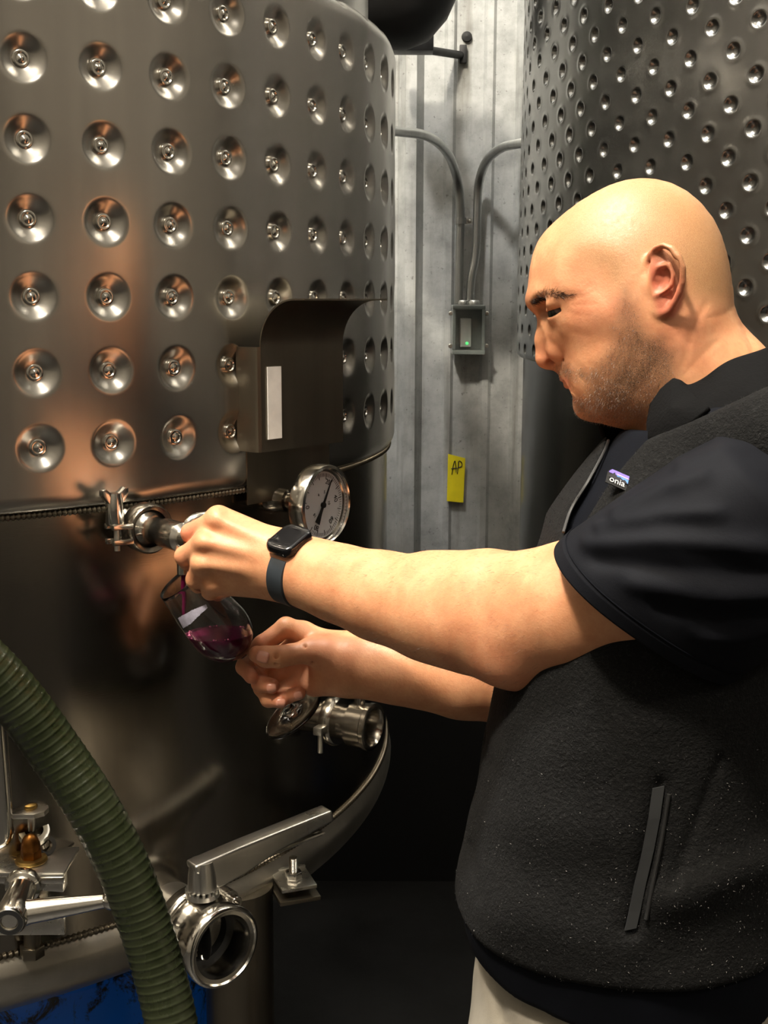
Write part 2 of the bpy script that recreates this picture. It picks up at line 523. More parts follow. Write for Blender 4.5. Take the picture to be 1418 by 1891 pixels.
m_ = len(prof)
for q in (0, 1):
    for i in range(m_ - 1):
        b0 = q * 2 * m_
        fs.append((b0 + i, b0 + m_ + i, b0 + m_ + i + 1, b0 + i + 1))
for s_ in (0, 1):
    for i in range(m_ - 1):
        fs.append((s_ * m_ + i, s_ * m_ + i + 1, 2 * m_ + s_ * m_ + i + 1, 2 * m_ + s_ * m_ + i))
for i in (0, m_ - 1):
    fs.append((i, m_ + i, 3 * m_ + i, 2 * m_ + i))
MB().add(vs, fs).build('face_plate', M['sheet'], br)
pz = Vector((p.x, p.y, 0))
# rounded side return
sr = [(-0.006, so * 0.0 - 0.004), (-0.006, so - 0.007), (-0.004, so - 0.002), (0.0005, so)]
vs = []; fs = []
for z in (zb, zt):
    for d in (0, th):
        for a, b in sr: vs.append(pz + t * (a + d) + n * (b - d * 0.3) + UPZ * z)
k4 = len(sr)
for i in range(k4 - 1):
    fs += [(i, i + 1, 2 * k4 + i + 1, 2 * k4 + i), (k4 + i, k4 + i + 1, 3 * k4 + i + 1, 3 * k4 + i), (i, i + 1, k4 + i + 1, k4 + i), (2 * k4 + i, 2 * k4 + i + 1, 3 * k4 + i + 1, 3 * k4 + i)]
fs += [(0, k4, 3 * k4, 2 * k4)]
MB().add(vs, fs).build('side_return', M['sheet'], br)
MB().box(pz + t * 0.12 + n * (so * 0.5 - 0.004) + UPZ * (zb + 0.05), t, UPZ, n, 0.004, 0.09, so + 0.004).build('side_return', M['sheet'], br)
zl0 = pix(500, 808, p.y + 0.01).z; zl1 = pix(500, 676, p.y + 0.01).z
MB().box(pz + t * 0.023 + n * (so + 0.001) + UPZ * ((zl0 + zl1) / 2), t, UPZ, n, 0.025, zl1 - zl0, 0.0012).build('label_strip', M['white_label'], br, 'worn white blank label strip')
# lower bare patch of sheet under the bracket
MB().box(pz + t * 0.085 + n * 0.0015 + UPZ * (zb - 0.034), t, UPZ, n, 0.16, 0.075, 0.002).build('backing_plate', M['sheet'], br)

# ---- dial thermometer
p, n, t = hit(499, 921, RS)
g = thing('dial_thermometer', 'round steel dial thermometer with white face above the watch', 'thermometer', p)
MB().lathe([(0.017, -0.01), (0.017, 0.012), (0.0155, 0.014), (0.0155, 0.032), (0.011, 0.033), (0.011, 0.048)], p, n, 28).build('stem', M['shell'], g)
MB().lathe([(0.010, 0.044), (0.010, 0.075)], p, n, 20).build('gland', M['weld'], g)
MB().prism(hexring(0.0135), p + n * 0.05, t, UPZ, n, 0.012).build('hex_nut', M['weld'], g, bevel=0.001)
cs = MB().loop_lathe([(0.005, 0.070), (0.047, 0.071), (0.0525, 0.074), (0.0535, 0.078), (0.0535, 0.094), (0.0525, 0.0965), (0.0485, 0.0975), (0.0470, 0.096), (0.0465, 0.088), (0.040, 0.086), (0.005, 0.086)], p, n, 72).build('case', M['chrome'], g)
dc = p + n * 0.0868
MB().lathe([(0.0, 0.0004), (0.0455, 0.0004), (0.0455, -0.001)], dc, n, 64).build('dial_face', M['dial'], g)
tick = MB()
for k in range(66):
    a = math.radians(-130 + k * 4.6)
    L = 0.0075 if k % 5 == 0 else 0.0045
    rd = t * math.cos(a) + UPZ * math.sin(a)
    tick.box(dc + rd * (0.0415 - L / 2) + n * 0.0007, rd, n.cross(rd), n, L, 0.0009 if k % 5 == 0 else 0.0005, 0.0004)
tick.build('tick_marks', M['ink'], g, smooth=False)['kind'] = 'stuff'
for body, a, rr_, sz in (('0', 178, 0.031, 0.010), ('20', 68, 0.031, 0.010), ('40', 10, 0.029, 0.010), ('60', -50, 0.029, 0.010), ('80', -115, 0.031, 0.010), ('4', 120, 0.016, 0.006), ('5', 75, 0.017, 0.006), ('10', 5, 0.014, 0.006), ('18', 215, 0.020, 0.006)):
    a = math.radians(a)
    rd = t * math.cos(a) + UPZ * math.sin(a)
    rot = a - math.pi / 2
    e1 = t * math.cos(rot) + UPZ * math.sin(rot); e2 = UPZ * math.cos(rot) - t * math.sin(rot)
    text_mesh('numeral', body, sz, dc + rd * rr_ + n * 0.0008, e1, e2, n, M['ink'], g)
na = math.radians(60)
nd = t * math.cos(na) + UPZ * math.sin(na); nb = n.cross(nd)
MB().prism([(-0.012, -0.0026), (0.0, -0.0022), (0.036, -0.0005), (0.036, 0.0005), (0.0, 0.0022), (-0.012, 0.0026), (-0.026, 0.0050), (-0.026, -0.0050)], dc + n * 0.002, nd, nb, n, 0.0008).build('needle', M['ink'], g, smooth=False)
MB().lathe([(0.0036, 0.0), (0.0036, 0.0045), (0.0, 0.0055)], dc, n, 20).build('pivot', M['ink'], g)
MB().lathe([(0.0, 0.0070), (0.0464, 0.0070), (0.0464, 0.0055), (0.0, 0.0055)], dc, n, 64).build('lens', M['glass'], g)

# ---- sample valve with tri-clamp and wing nut
p, n, t = hit(240, 966, RS)
SVP, SVN, SVT = p, n, t
sv = thing('sample_valve', 'small steel sample valve with wing nut clamp, gripped by a hand', 'valve', p)
MB().lathe([(0.021, -0.01), (0.021, 0.004), (0.0155, 0.008), (0.0155, 0.030), (0.025, 0.034), (0.025, 0.040)], p, n, 40).build('neck', M['shell'], sv)
MB().lathe([(0.0245, 0.040), (0.025, 0.046), (0.017, 0.052), (0.0145, 0.060), (0.0145, 0.080), (0.017, 0.083), (0.017, 0.120), (0.012, 0.124), (0.012, 0.142), (0.0, 0.144)], p, n, 40).build('body', M['chrome'], sv)
cl = MB().loop_lathe([(0.0225, 0.031), (0.0275, 0.029), (0.0300, 0.033), (0.0300, 0.049), (0.0275, 0.053), (0.0225, 0.050), (0.0255, 0.046), (0.0255, 0.036)], p, n, 64).build('clamp_ring', M['shell'], sv)
ec = p + n * 0.043 - t * 0.035
for dz in (0.007, -0.011):
    for q in (-1, 1):
        MB().box(ec + UPZ * dz + n * 0.0085 * q - t * 0.003, t, UPZ, n, 0.026, 0.0065, 0.0055).build('clamp_ear', M['chrome'], sv, bevel=0.0012)
MB().tube([ec - t * 0.006 - UPZ * 0.022, ec - t * 0.006 + UPZ * 0.030], 0.0035, 14).build('bolt', M['cast'], sv)
wn = ec - t * 0.008 + UPZ * 0.010
wing = MB().lathe([(0.0100, 0.0), (0.0108, 0.002), (0.0098, 0.028), (0.0085, 0.036), (0.0, 0.037)], wn, UPZ, 28)
wing.build('wing_nut', M['chrome'], sv)
for q in (-1, 1):
    MB().prism([(0.004, 0.020), (0.010, 0.026), (0.016, 0.034), (0.0165, 0.041), (0.012, 0.0425), (0.007, 0.038), (0.003, 0.036)], wn - n * 0.0055, t * q, UPZ, n, 0.011).build('wing', M['chrome'], sv, bevel=0.0012)
MB().tube(spline([p + n * 0.118, p + n * 0.120 - UPZ * 0.025, p + n * 0.120 - UPZ * 0.042], 6), 0.007, 18, cap=False).build('spout', M['chrome'], sv)
MB().tube(spline([p + n * 0.118 + UPZ * 0.0, p + n * 0.122 + UPZ * 0.02 + t * 0.015, p + n * 0.125 + UPZ * 0.02 + t * 0.055], 6), 0.006, 18).build('lever', M['chrome'], sv)

# ---- racking valve behind the hand
p, n, t = hit(578, 1322, RS)
rv = thing('racking_valve', 'open ended steel racking valve on the tank behind the glass foot', 'valve', p)
MB().lathe([(0.024, -0.01), (0.024, 0.022), (0.030, 0.024), (0.030, 0.030)], p, n, 40).build('neck', M['shell'], rv)
MB().loop_lathe([(0.024, 0.030), (0.036, 0.030), (0.037, 0.034), (0.037, 0.043), (0.034, 0.047), (0.024, 0.047)], p, n, 48).build('clamp_ring', M['shell'], rv)
MB().loop_lathe([(0.022, 0.045), (0.025, 0.045), (0.025, 0.064), (0.032, 0.067), (0.032, 0.092), (0.034, 0.094), (0.034, 0.100), (0.031, 0.102), (0.027, 0.102), (0.024, 0.098)], p, n, 48).build('body', M['shell'], rv)
MB().lathe([(0.0245, 0.050), (0.0, 0.051)], p, n, 32).build('valve_disc', M['black_rubber'], rv)
hb = p + n * 0.078
MB().lathe([(0.008, 0.03), (0.008, 0.085), (0.012, 0.087), (0.012, 0.102)], hb, UPZ, 20).build('spindle', M['shell'], rv)
MB().prism([(-0.014, -0.008), (0.045, -0.010), (0.052, 0.0), (0.045, 0.010), (-0.014, 0.008)], hb + UPZ * 0.102, -n * 0.9 + t * 0.4, t * 0.9 + n * 0.4, UPZ, 0.008).build('lever', M['cast'], rv, bevel=0.002)
MB().lathe([(0.004, 0), (0.004, 0.03), (0, 0.032)], p + n * 0.038 - t * 0.042 - UPZ * 0.005, -UPZ, 12).build('bolt', M['cast'], rv)
MB().box(p + n * 0.038 - t * 0.042 - UPZ * 0.002, t, UPZ, n, 0.018, 0.012, 0.014).build('clamp_ear', M['cast'], rv, bevel=0.002)

# ---- butterfly valve at the bottom outlet
p, n, t = hit(312, 1684, RS)
p = p + n * 0.016
bv = thing('butterfly_valve', 'big open steel butterfly valve with flat lever near tank bottom', 'valve', p)
MB().lathe([(0.040, -0.026), (0.040, 0.020), (0.048, 0.024), (0.048, 0.032)], p, n, 64).build('neck', M['cast'], bv)
MB().loop_lathe([(0.038, 0.030), (0.054, 0.030), (0.056, 0.033), (0.056, 0.046), (0.054, 0.048), (0.038, 0.048)], p, n, 72).build('flange', M['chrome'], bv)
MB().loop_lathe([(0.040, 0.046), (0.050, 0.046), (0.052, 0.049), (0.052, 0.066), (0.050, 0.069), (0.050, 0.085), (0.052, 0.092), (0.052, 0.105), (0.0495, 0.108), (0.0470, 0.1085), (0.0455, 0.106), (0.0405, 0.105), (0.0395, 0.100), (0.0395, 0.050)], p, n, 80).build('body', M['chrome'], bv)
MB().loop_lathe([(0.0335, 0.052), (0.0400, 0.051), (0.0400, 0.066), (0.0335, 0.064)], p, n, 64).build('seal', M['black_rubber'], bv)
dn = (n * 0.25 + t * 0.97).normalized()
MB().lathe([(0.0, -0.004), (0.030, -0.002), (0.033, 0.0), (0.030, 0.002), (0.0, 0.004)], p + n * 0.058, dn, 48).build('disc', M['black_rubber'], bv)
MB().lathe([(0.006, 0), (0.007, 0.012), (0.0, 0.013)], p + n * 0.058 - UPZ * 0.038, UPZ, 16).build('stub', M['chrome'], bv)
hb = p + n * 0.062
cr = MB()
cr.loop_lathe([(0.012, 0.052), (0.021, 0.052), (0.021, 0.058), (0.012, 0.058)], hb, UPZ, 40)
cr.build('collar', M['cast'], bv)
for k in range(18):
    a = 2 * math.pi * k / 18
    MB().box(hb + UPZ * 0.060 + (t * math.cos(a) + n * math.sin(a)) * 0.0195, t * math.cos(a) + n * math.sin(a), n * math.cos(a) - t * math.sin(a), UPZ, 0.004, 0.0032, 0.005).build('ratchet_tooth', M['cast'], bv)
MB().lathe([(0.0185, 0.062), (0.0175, 0.080), (0.0150, 0.099), (0.0, 0.0995)], hb, UPZ, 40).build('hub', M['cast'], bv)
ld = (t * 0.985 + UPZ * 0.10 + n * 0.10).normalized(); lu = (UPZ - ld * ld.z).normalized(); lw = ld.cross(lu)
MB().prism([(-0.0155, -0.004), (-0.0155, 0.0045), (0.05, 0.0055), (0.19, 0.0045), (0.192, -0.012), (0.10, -0.0225), (0.05, -0.034), (0.012, -0.037)], hb + UPZ * 0.0965 - lw * 0.0125, ld, lu, lw, 0.025).build('lever', M['cast'], bv, bevel=0.0035, seg=3)
tq = hb + UPZ * 0.068 + ld * 0.03
MB().prism([(0.0, -0.004), (0.0, 0.003), (0.06, 0.010), (0.15, 0.005), (0.152, 0.001), (0.06, 0.002)], tq - lw * 0.009, ld, lu, lw, 0.018).build('trigger', M['chrome'], bv, bevel=0.0015)
for s_, hgt in ((0.040, 0.034), (-0.046, -0.010)):
    q = p + n * 0.068 + t * s_ + UPZ * hgt
    MB().lathe([(0.0085, -0.004), (0.0085, 0.010), (0.0075, 0.011), (0.0045, 0.011), (0.0045, 0.005), (0.0, 0.005)], q, n, 24).build('cap_screw', M['chrome'], bv)
    MB().lathe([(0.012, -0.022), (0.012, -0.002)], q, n, 20).build('boss', M['cast'], bv)

# ---- bolted stop bracket
p, n, t = hit(528, 1585, RS)
sb = thing('stop_bracket', 'small square steel bracket with upright bolt beside the lever', 'bracket', p)
b0 = pix(542, 1624, p.y - 0.045)
e1 = (n * 0.80 - t * 0.60).normalized(); e2 = UPZ.cross(e1)
MB().box(b0, e1, e2, UPZ, 0.062, 0.050, 0.005).build('plate', M['cast'], sb, bevel=0.0008)
MB().box(b0 - UPZ * 0.016, e1, e2, UPZ, 0.070, 0.058, 0.006).build('plate', M['sheet'], sb, bevel=0.0008)
MB().box(b0 - e1 * 0.029 - UPZ * 0.006, e1, e2, UPZ, 0.005, 0.050, 0.022).build('web', M['cast'], sb)
MB().tube([b0 - e1 * 0.03 - UPZ * 0.016, p - n * 0.006 - UPZ * 0.0], 0.006, 14).build('arm', M['cast'], sb)
MB().prism(hexring(0.0125), b0 + UPZ * 0.0025, e1, e2, UPZ, 0.010).build('nut', M['chrome'], sb, bevel=0.001)
pts = []; rads = []
for k in range(49):
    pts.append(b0 + UPZ * (-0.012 + 0.045 * k / 48)); rads.append(0.0055 + 0.0006 * math.cos(math.pi * k))
MB().tube(pts, rads, 18).build('bolt', M['chrome'], sb)

# ---- manway clamp at the lower left edge
mh = thing('manway_clamp', 'steel manway clamp with ball ended lever and brass acorn nut', 'clamp', pix(40, 1760, 1.42))
X, Y = Vector((1, 0, 0)), Vector((0, 1, 0))
yb = 1.34
c = pix(20, 1592, yb + 0.035)
x0 = pix(-60, 1600, yb).x; x1 = pix(118, 1614, yb).x
zt_ = pix(100, 1612, yb).z
MB().prism([(x0, 0), (x1, 0), (x1 + 0.001, 0.070), (x0, 0.070)], (0, yb, zt_ - 0.005), X, Y, UPZ, 0.005).build('top_plate', M['cast'], mh, bevel=0.001)
MB().prism([(x0, 0), (x1, 0), (x1, 0.006), (x0, 0.006)], (0, yb, zt_ - 0.014), X, Y, UPZ, 0.010).build('front_lip', M['chrome'], mh, bevel=0.002)
q0 = pix(54, 1632, yb + 0.01); q1 = pix(118, 1622, yb + 0.01)
MB().prism([(q0.x, q0.z - 0.006), (q1.x, q1.z - 0.016), (q1.x, q1.z + 0.004), (q0.x + 0.012, q0.z + 0.006)], (0, yb + 0.006, 0), X, UPZ, Y, 0.02).build('bent_tab', M['cast'], mh, bevel=0.002)
q0 = pix(46, 1728, yb + 0.02); q1 = pix(118, 1696, yb + 0.02)
MB().prism([(q0.x - 0.05, q0.z), (q1.x, q0.z + 0.001), (q1.x, q1.z), (q0.x - 0.05, q1.z - 0.004)], (0, yb + 0.02, 0), X, UPZ, Y, 0.010).build('lower_bar', M['cast'], mh, bevel=0.001)
nt_ = pix(58, 1590, yb + 0.030)
nt_.z = zt_
MB().lathe([(0.018, 0.0), (0.019, 0.002), (0.0175, 0.005), (0.012, 0.0055)], nt_, UPZ, 36).build('washer', M['brass'], mh)
MB().prism(hexring(0.0125), nt_ + UPZ * 0.005, X, Y, UPZ, 0.010).build('acorn_nut', M['copper'], mh, bevel=0.001)
MB().lathe([(0.0112, 0.0), (0.0112, 0.006), (0.0100, 0.012), (0.007, 0.017), (0.003, 0.0195), (0, 0.020)], nt_ + UPZ * 0.015, UPZ, 28).build('acorn_dome', M['copper'], mh)
MB().tube(spline([pix(60, 1555, yb + .06), pix(58, 1535, yb + .06), pix(60, 1510, yb + .06)], 5), 0.012, 20).build('rubber_post', M['black_rubber'], mh)
lp = pix(50, 1500, yb + .05)
MB().prism([(-0.028, -0.020), (0.014, -0.020), (0.024, -0.012), (0.026, 0.0), (0.022, 0.012), (0.012, 0.018), (-0.028, 0.018)], lp, X, Y, UPZ, 0.006).build('lug', M['cast'], mh, bevel=0.001)
MB().lathe([(0.0085, 0.0), (0.0090, 0.002), (0.0085, 0.0045), (0.006, 0.006), (0, 0.0062)], lp + UPZ * 0.006 + X * 0.004, UPZ, 24).build('rivet', M['brass'], mh)
MB().tube([lp + X * 0.004, lp + X * 0.004 - UPZ * 0.022], 0.006, 14).build('pin', M['cast'], mh)
MB().loop_lathe([(0.011, -0.006), (0.018, -0.006), (0.019, 0.0), (0.018, 0.006), (0.011, 0.006)], lp + X * 0.007 - UPZ * 0.026 + Y * 0.0, Vector((0.2, -0.5, 0.85)), 28).build('eye', M['chrome'], mh)
MB().loop_lathe([(0.007, -0.004), (0.012, -0.004), (0.012, 0.004), (0.007, 0.004)], lp + X * 0.020 - UPZ * 0.042, Vector((0.6, -0.75, 0.3)), 24).build('eye', M['chrome'], mh)
MB().tube(spline([pix(-5, 1320, yb + .03), pix(2, 1420, yb + .03), pix(8, 1510, yb + .03), pix(6, 1548, yb + .03), pix(-30, 1560, yb + .03)], 6), 0.010, 18).build('swing_rod', M['chrome'], mh)
hc = pix(18, 1700, 1.27)
hd = Vector((-0.06, 1, 0.10)).normalized()
MB().lathe([(0.0, -0.002), (0.0085, -0.002), (0.0092, -0.001), (0.0095, -0.004), (0.0160, -0.004), (0.0185, 0.0), (0.0185, 0.02), (0.0165, 0.05), (0.0165, 0.062), (0.020, 0.064), (0.022, 0.07), (0.020, 0.076), (0.012, 0.078)], hc, hd, 40).build('hub', M['chrome'], mh)
MB().loop_lathe([(0.0100, -0.0045), (0.0155, -0.0045), (0.0155, -0.003), (0.0100, -0.003)], hc, hd, 40).build('hub_ring', M['black_rubber'], mh)
s0 = pix(38, 1686, 1.29); s1 = pix(196, 1663, 1.29)
L_ = [s0.lerp(s1, k) for k in (0, .12, .35, .65, .9, 1.0)]
MB().tube(L_, [0.0165, 0.0135, 0.0125, 0.0105, 0.0085, 0.0078], 24).build('lever', M['chrome'], mh)
sph = [(0.0113 * math.sin(math.pi * k / 12), -0.0113 * math.cos(math.pi * k / 12)) for k in range(13)]
MB().lathe(sph, s1 + (s1 - s0).normalized() * 0.006, s1 - s0, 28).build('ball_end', M['chrome'], mh)
MB().tube([pix(58, 1660, yb + .03), pix(60, 1750, yb + .03)], [0.010, 0.010], 14).build('lower_stud', M['sheet'], mh)
MB().prism(hexring(0.015), pix(60, 1765, yb + .03), X, Y, UPZ, 0.014).build('nut', M['sheet'], mh, bevel=0.001)

# ------------------------------------------------------------------ green hose
def hose_mat():
    t = NT('green_ribbed_hose')
    n = t.noise(18, 5)
    t.set(Base_Color=t.ramp(n, [(0.3, (0.011, 0.0145, 0.0055)), (0.7, (0.021, 0.0255, 0.0115))]), Roughness=t.rng(n, 0.2, 0.36, .3, .7))
    t.b.inputs['Subsurface Weight'].default_value = 0.15
    t.b.inputs['Subsurface Radius'].default_value = (0.004, 0.006, 0.002)
    return t.m
M['hose'] = hose_mat()
hp = [(-170, 1125, 1.225), (-70, 1190, 1.24), (20, 1278, 1.255), (100, 1385, 1.265), (170, 1490, 1.265), (225, 1595, 1.265), (265, 1700, 1.265), (295, 1800, 1.26), (318, 1900, 1.25), (330, 2010, 1.24), (332, 2200, 1.21)]
path = spline([pix(*q) for q in hp], 64)
# even steps along the path, ribs every 9.5 mm
acc = [0.0]
for a, b in zip(path, path[1:]): acc.append(acc[-1] + (b - a).length)
st = np.arange(0, acc[-1], 0.0095 / 8)
pa = np.array([tuple(q) for q in path])
even = np.stack([np.interp(st, acc, pa[:, k]) for k in range(3)], 1)
ph = (st / 0.0095) % 1.0
rad = 0.0284 + 0.0007 * np.clip(1 - np.abs(ph - 0.5) * 5.0, 0, 1)
ho = MB().tube([tuple(q) for q in even], list(rad), 40).build('ribbed_hose', M['hose'], None, angle=80)
tag(ho, 'thick green ribbed hose curving down in front of the tank', 'hose')

# ------------------------------------------------------------------ things on and near the back wall
yw = YW - 0.016
for k, (pts_, lab) in enumerate((
        ([(700, 240, 2.95), (735, 243, 3.02), (790, 252, 3.12), (826, 283, 3.22), (845, 335, 3.295), (850, 392, 3.31), (848, 470, 3.31), (846, 562, 3.30)], 'grey steel conduit bending left behind the big dimpled tank'),
        ([(985, 262, 3.02), (955, 266, 3.08), (925, 274, 3.17), (898, 298, 3.25), (884, 340, 3.30), (881, 400, 3.31), (878, 470, 3.31), (870, 515, 3.305), (867, 562, 3.30)], 'grey steel conduit bending right behind the dark dented tank'))):
    c_ = thing('conduit', lab, 'conduit', pix(*pts_[-1]), 'conduits above the switch box')
    MB().tube(spline([pix(*q) for q in pts_], 8), 0.0115, 18).build('pipe', M['conduit'], c_)
    if k == 0:
        s_ = pix(850, 408, 3.31)
        MB().loop_lathe([(0.012, -0.008), (0.015, -0.008), (0.015, 0.008), (0.012, 0.008)], s_, UPZ, 20).build('strap', M['conduit'], c_)
        MB().box(s_ + Vector((0.022, 0.008, 0)), X, UPZ, Y, 0.022, 0.014, 0.006).build('strap_tab', M['conduit'], c_)
        MB().lathe([(0.005, 0), (0.004, 0.005), (0, 0.006)], s_ + Vector((0.024, 0.004, 0)), -Y, 12).build('screw', M['cast'], c_)
jb = thing('switch_box', 'small grey switch box with clear cover below two conduits', 'switch box', pix(866, 655, yw))
M['grey_plastic'] = plain('grey_plastic', (0.33, 0.35, 0.34), 0.4)
ja = pix(836, 563, yw - 0.07); jz = pix(896, 655, yw - 0.07)
jw = jz.x - ja.x; jh = ja.z - jz.z; jc = (ja + jz) / 2
body_ = MB()
yf = yw - 0.058
for cx, cz, w_, h_ in ((jc.x, ja.z - 0.006, jw, 0.012), (jc.x, jz.z + 0.006, jw, 0.012), (ja.x + 0.005, jc.z, 0.010, jh - 0.024), (jz.x - 0.005, jc.z, 0.010, jh - 0.024)):
    MB().box((cx, (yf + yw) / 2 , cz), X, UPZ, Y, w_, h_, yw - yf).build('side_wall', M['grey_plastic'], jb, bevel=0.002)
MB().box((jc.x, yw - 0.004, jc.z), X, UPZ, Y, jw - 0.018, jh - 0.022, 0.006).build('back_plate', M['grey_plastic'], jb)
MB().box((jc.x, yf - 0.004, jc.z), X, UPZ, Y, jw - 0.002, jh - 0.002, 0.004).build('cover', glassmat('smoky_cover', (0.92, 0.95, 0.94), 0.06), jb, bevel=0.001)
MB().box((jc.x - 0.005, yw - 0.018, jc.z - 0.008), X, UPZ, Y, 0.026, 0.07, 0.022).build('switch', M['white_label'], jb, bevel=0.002)
led = NT('green_led'); led.set(Base_Color=(0.1, 0.8, 0.2)); led.b.inputs['Emission Color'].default_value = (0.15, 1, 0.3, 1); led.b.inputs['Emission Strength'].default_value = 0.8
MB().lathe([(0.004, 0), (0.003, 0.003), (0, 0.004)], (jc.x - 0.002, yw - 0.029, jc.z - 0.034), -Y, 12).build('indicator', led.m, jb)
for sx in (-1, 1):
    for sz in (-1, 1):
        MB().lathe([(0.006, 0), (0.006, 0.004), (0.004, 0.006), (0, 0.006)], (jc.x + sx * (jw / 2 + 0.004), yf + 0.006, jc.z + sz * (jh / 2 - 0.022)), -Y, 14).build('cover_screw', M['cast'], jb)
for sx in (-0.014, 0.014):
    MB().lathe([(0.017, 0), (0.017, 0.010), (0.014, 0.014)], (jc.x + sx, 3.30, ja.z - 0.002), UPZ, 20).build('hub_nut', M['conduit'], jb)

yt = thing('yellow_tag', 'yellow paper tag with handwritten mark stuck on the ribbed wall', 'tag', pix(842, 930, YW - 0.01))
a_, b_ = pix(826, 838, YW - 0.012), pix(858, 928, YW - 0.012)
M['yellow'] = plain('yellow_card', (0.72, 0.60, 0.008), 0.55, 0, 0.08, 30)
MB().prism([(a_.x, b_.z + 0.004), (b_.x - 0.004, b_.z), (b_.x, a_.z - 0.012), (a_.x + 0.002, a_.z)], (0, YW - 0.014, 0), X, UPZ, Y, 0.0012).build('card', M['yellow'], yt, smooth=False)
cxm = (a_.x + b_.x) / 2; czm = a_.z - 0.035
def wr(pts_):
    MB().tube(spline([(cxm + a * 0.001, YW - 0.0148, czm + b * 0.001) for a, b in pts_], 6), 0.0011, 8).build('pen_stroke', M['ink'], yt)
wr([(-12, -22), (-9, 0), (-4, 16), (-1, 2), (0, -16)])
wr([(-14, -6), (-4, -4), (5, -4)])
wr([(3, -20), (5, 0), (7, 15), (14, 12), (15, 2), (6, -2)])

bb = thing('pipe_support', 'black steel pipe support bolted to the wall near the top', 'bracket', pix(790, 95, YW))
MB().prism([(0, 0), (0.10, 0), (0.10, 0.05), (0, 0.05)], pix(724, 93, 3.12), X, UPZ, Y, 0.06).build('beam', M['black_paint'], bb, bevel=0.003)
MB().tube([pix(775, 90, 3.16), pix(850, 102, YW - 0.01)], 0.010, 16).build('rod', M['black_paint'], bb)
MB().box(pix(855, 100, YW - 0.008), X, UPZ, Y, 0.018, 0.045, 0.014).build('wall_plate', M['black_paint'], bb, bevel=0.002)
MB().lathe([(0.014, 0), (0.012, 0.008), (0, 0.009)], pix(862, 68, YW - 0.001), -Y, 16).build('plug', M['black_paint'], bb)

q = pix(728, -142, 2.72)
dm = MB().lathe([(0.0, -0.250), (0.03, -0.248), (0.075, -0.229), (0.112, -0.187), (0.139, -0.128), (0.148, -0.05), (0.148, 0.12), (0.10, 0.16), (0.0, 0.17)], q, UPZ, 56).build('black_duct_bowl', M['black_rubber'], None)
tag(dm, 'round black bowl shaped fitting hanging above the tank shoulder', 'fitting')

# blue drum standing under the tank
def blue():
    t = NT('blue_plastic')
    a = t.noise(16, 6, 0.75, None, 0.8); b = t.noise(30, 4)
    col = t.mix(t.rng(a, 0, 1, 0.52, 0.60), (0.0, 0.16, 0.85), (0.004, 0.006, 0.012))
    t.set(Base_Color=col, Roughness=t.rng(b, 0.25, 0.5, .3, .7))
    return t.m
M['blue'] = blue()
dr = thing('blue_drum', 'blue plastic drum with black stains standing under the tank', 'drum', (-0.58, 1.95, 0))
dz = 0.60
MB().lathe([(0.27, 0.0), (0.285, 0.03), (0.285, dz * .3), (0.295, dz * .33), (0.285, dz * .36), (0.285, dz * .64), (0.295, dz * .67), (0.285, dz * .7), (0.285, dz - .03), (0.27, dz)], (-0.58, 1.95, 0), UPZ, 64).build('barrel', M['blue'], dr)
MB().loop_lathe([(0.255, dz - 0.004), (0.275, dz - 0.004), (0.275, dz + 0.012), (0.255, dz + 0.012)], (-0.58, 1.95, 0), UPZ, 64).build('rim', M['blue'], dr)
MB().lathe([(0.03, 0), (0.03, 0.012), (0, 0.013)], (-0.48, 1.85, dz), UPZ, 24).build('bung', M['black_rubber'], dr)
# ------------------------------------------------------------------ distance-field modelling (for the person)
def smin(a, b, k):
    h = np.clip(0.5 + 0.5 * (b - a) / k, 0, 1)
    return b * (1 - h) + a * h - k * h * (1 - h)
def smax(a, b, k):
    return -smin(-a, -b, k)
def rcone(P, a, b, ra, rb):
    a = np.asarray(a, float); ab = np.asarray(b, float) - a
    t = np.clip(((P - a) @ ab) / (ab @ ab), 0, 1)
    return np.linalg.norm(P - a - t[:, None] * ab, axis=1) - (ra + t * (rb - ra))
def chain(P, pts, rad, k=0.0):
    d = None
    for i in range(len(pts) - 1):
        e = rcone(P, pts[i], pts[i + 1], rad[i], rad[i + 1])
        d = e if d is None else (smin(d, e, k) if k else np.minimum(d, e))
    return d
def ell(P, c, r, rot=None):
    p = P - np.asarray(c, float)
    if rot is not None: p = p @ np.asarray(rot, float).T
    r = np.asarray(r, float)
    k0 = np.linalg.norm(p / r, axis=1); k1 = np.linalg.norm(p / r ** 2, axis=1) + 1e-9
    return k0 * (k0 - 1) / k1
def poly_sd(pts2, poly):
    """signed distance in 2D to a closed polygon, negative inside"""
    poly = np.asarray(poly, float); n = len(poly)
    best = np.full(len(pts2), 1e9); ins = np.zeros(len(pts2), bool)
    x, y = pts2[:, 0], pts2[:, 1]
    for i in range(n):
        a = poly[i]; b = poly[(i + 1) % n]; ab = b - a
        t = np.clip(((pts2 - a) @ ab) / (ab @ ab + 1e-20), 0, 1)
        dx = x - a[0] - t * ab[0]; dy = y - a[1] - t * ab[1]
        best = np.minimum(best, dx * dx + dy * dy)
        c = (a[1] > y) != (b[1] > y)
        xi = (b[0] - a[0]) * (y - a[1]) / (b[1] - a[1] + 1e-20) + a[0]
        ins ^= c & (x < xi)
    d = np.sqrt(best)
    return np.where(ins, -d, d)

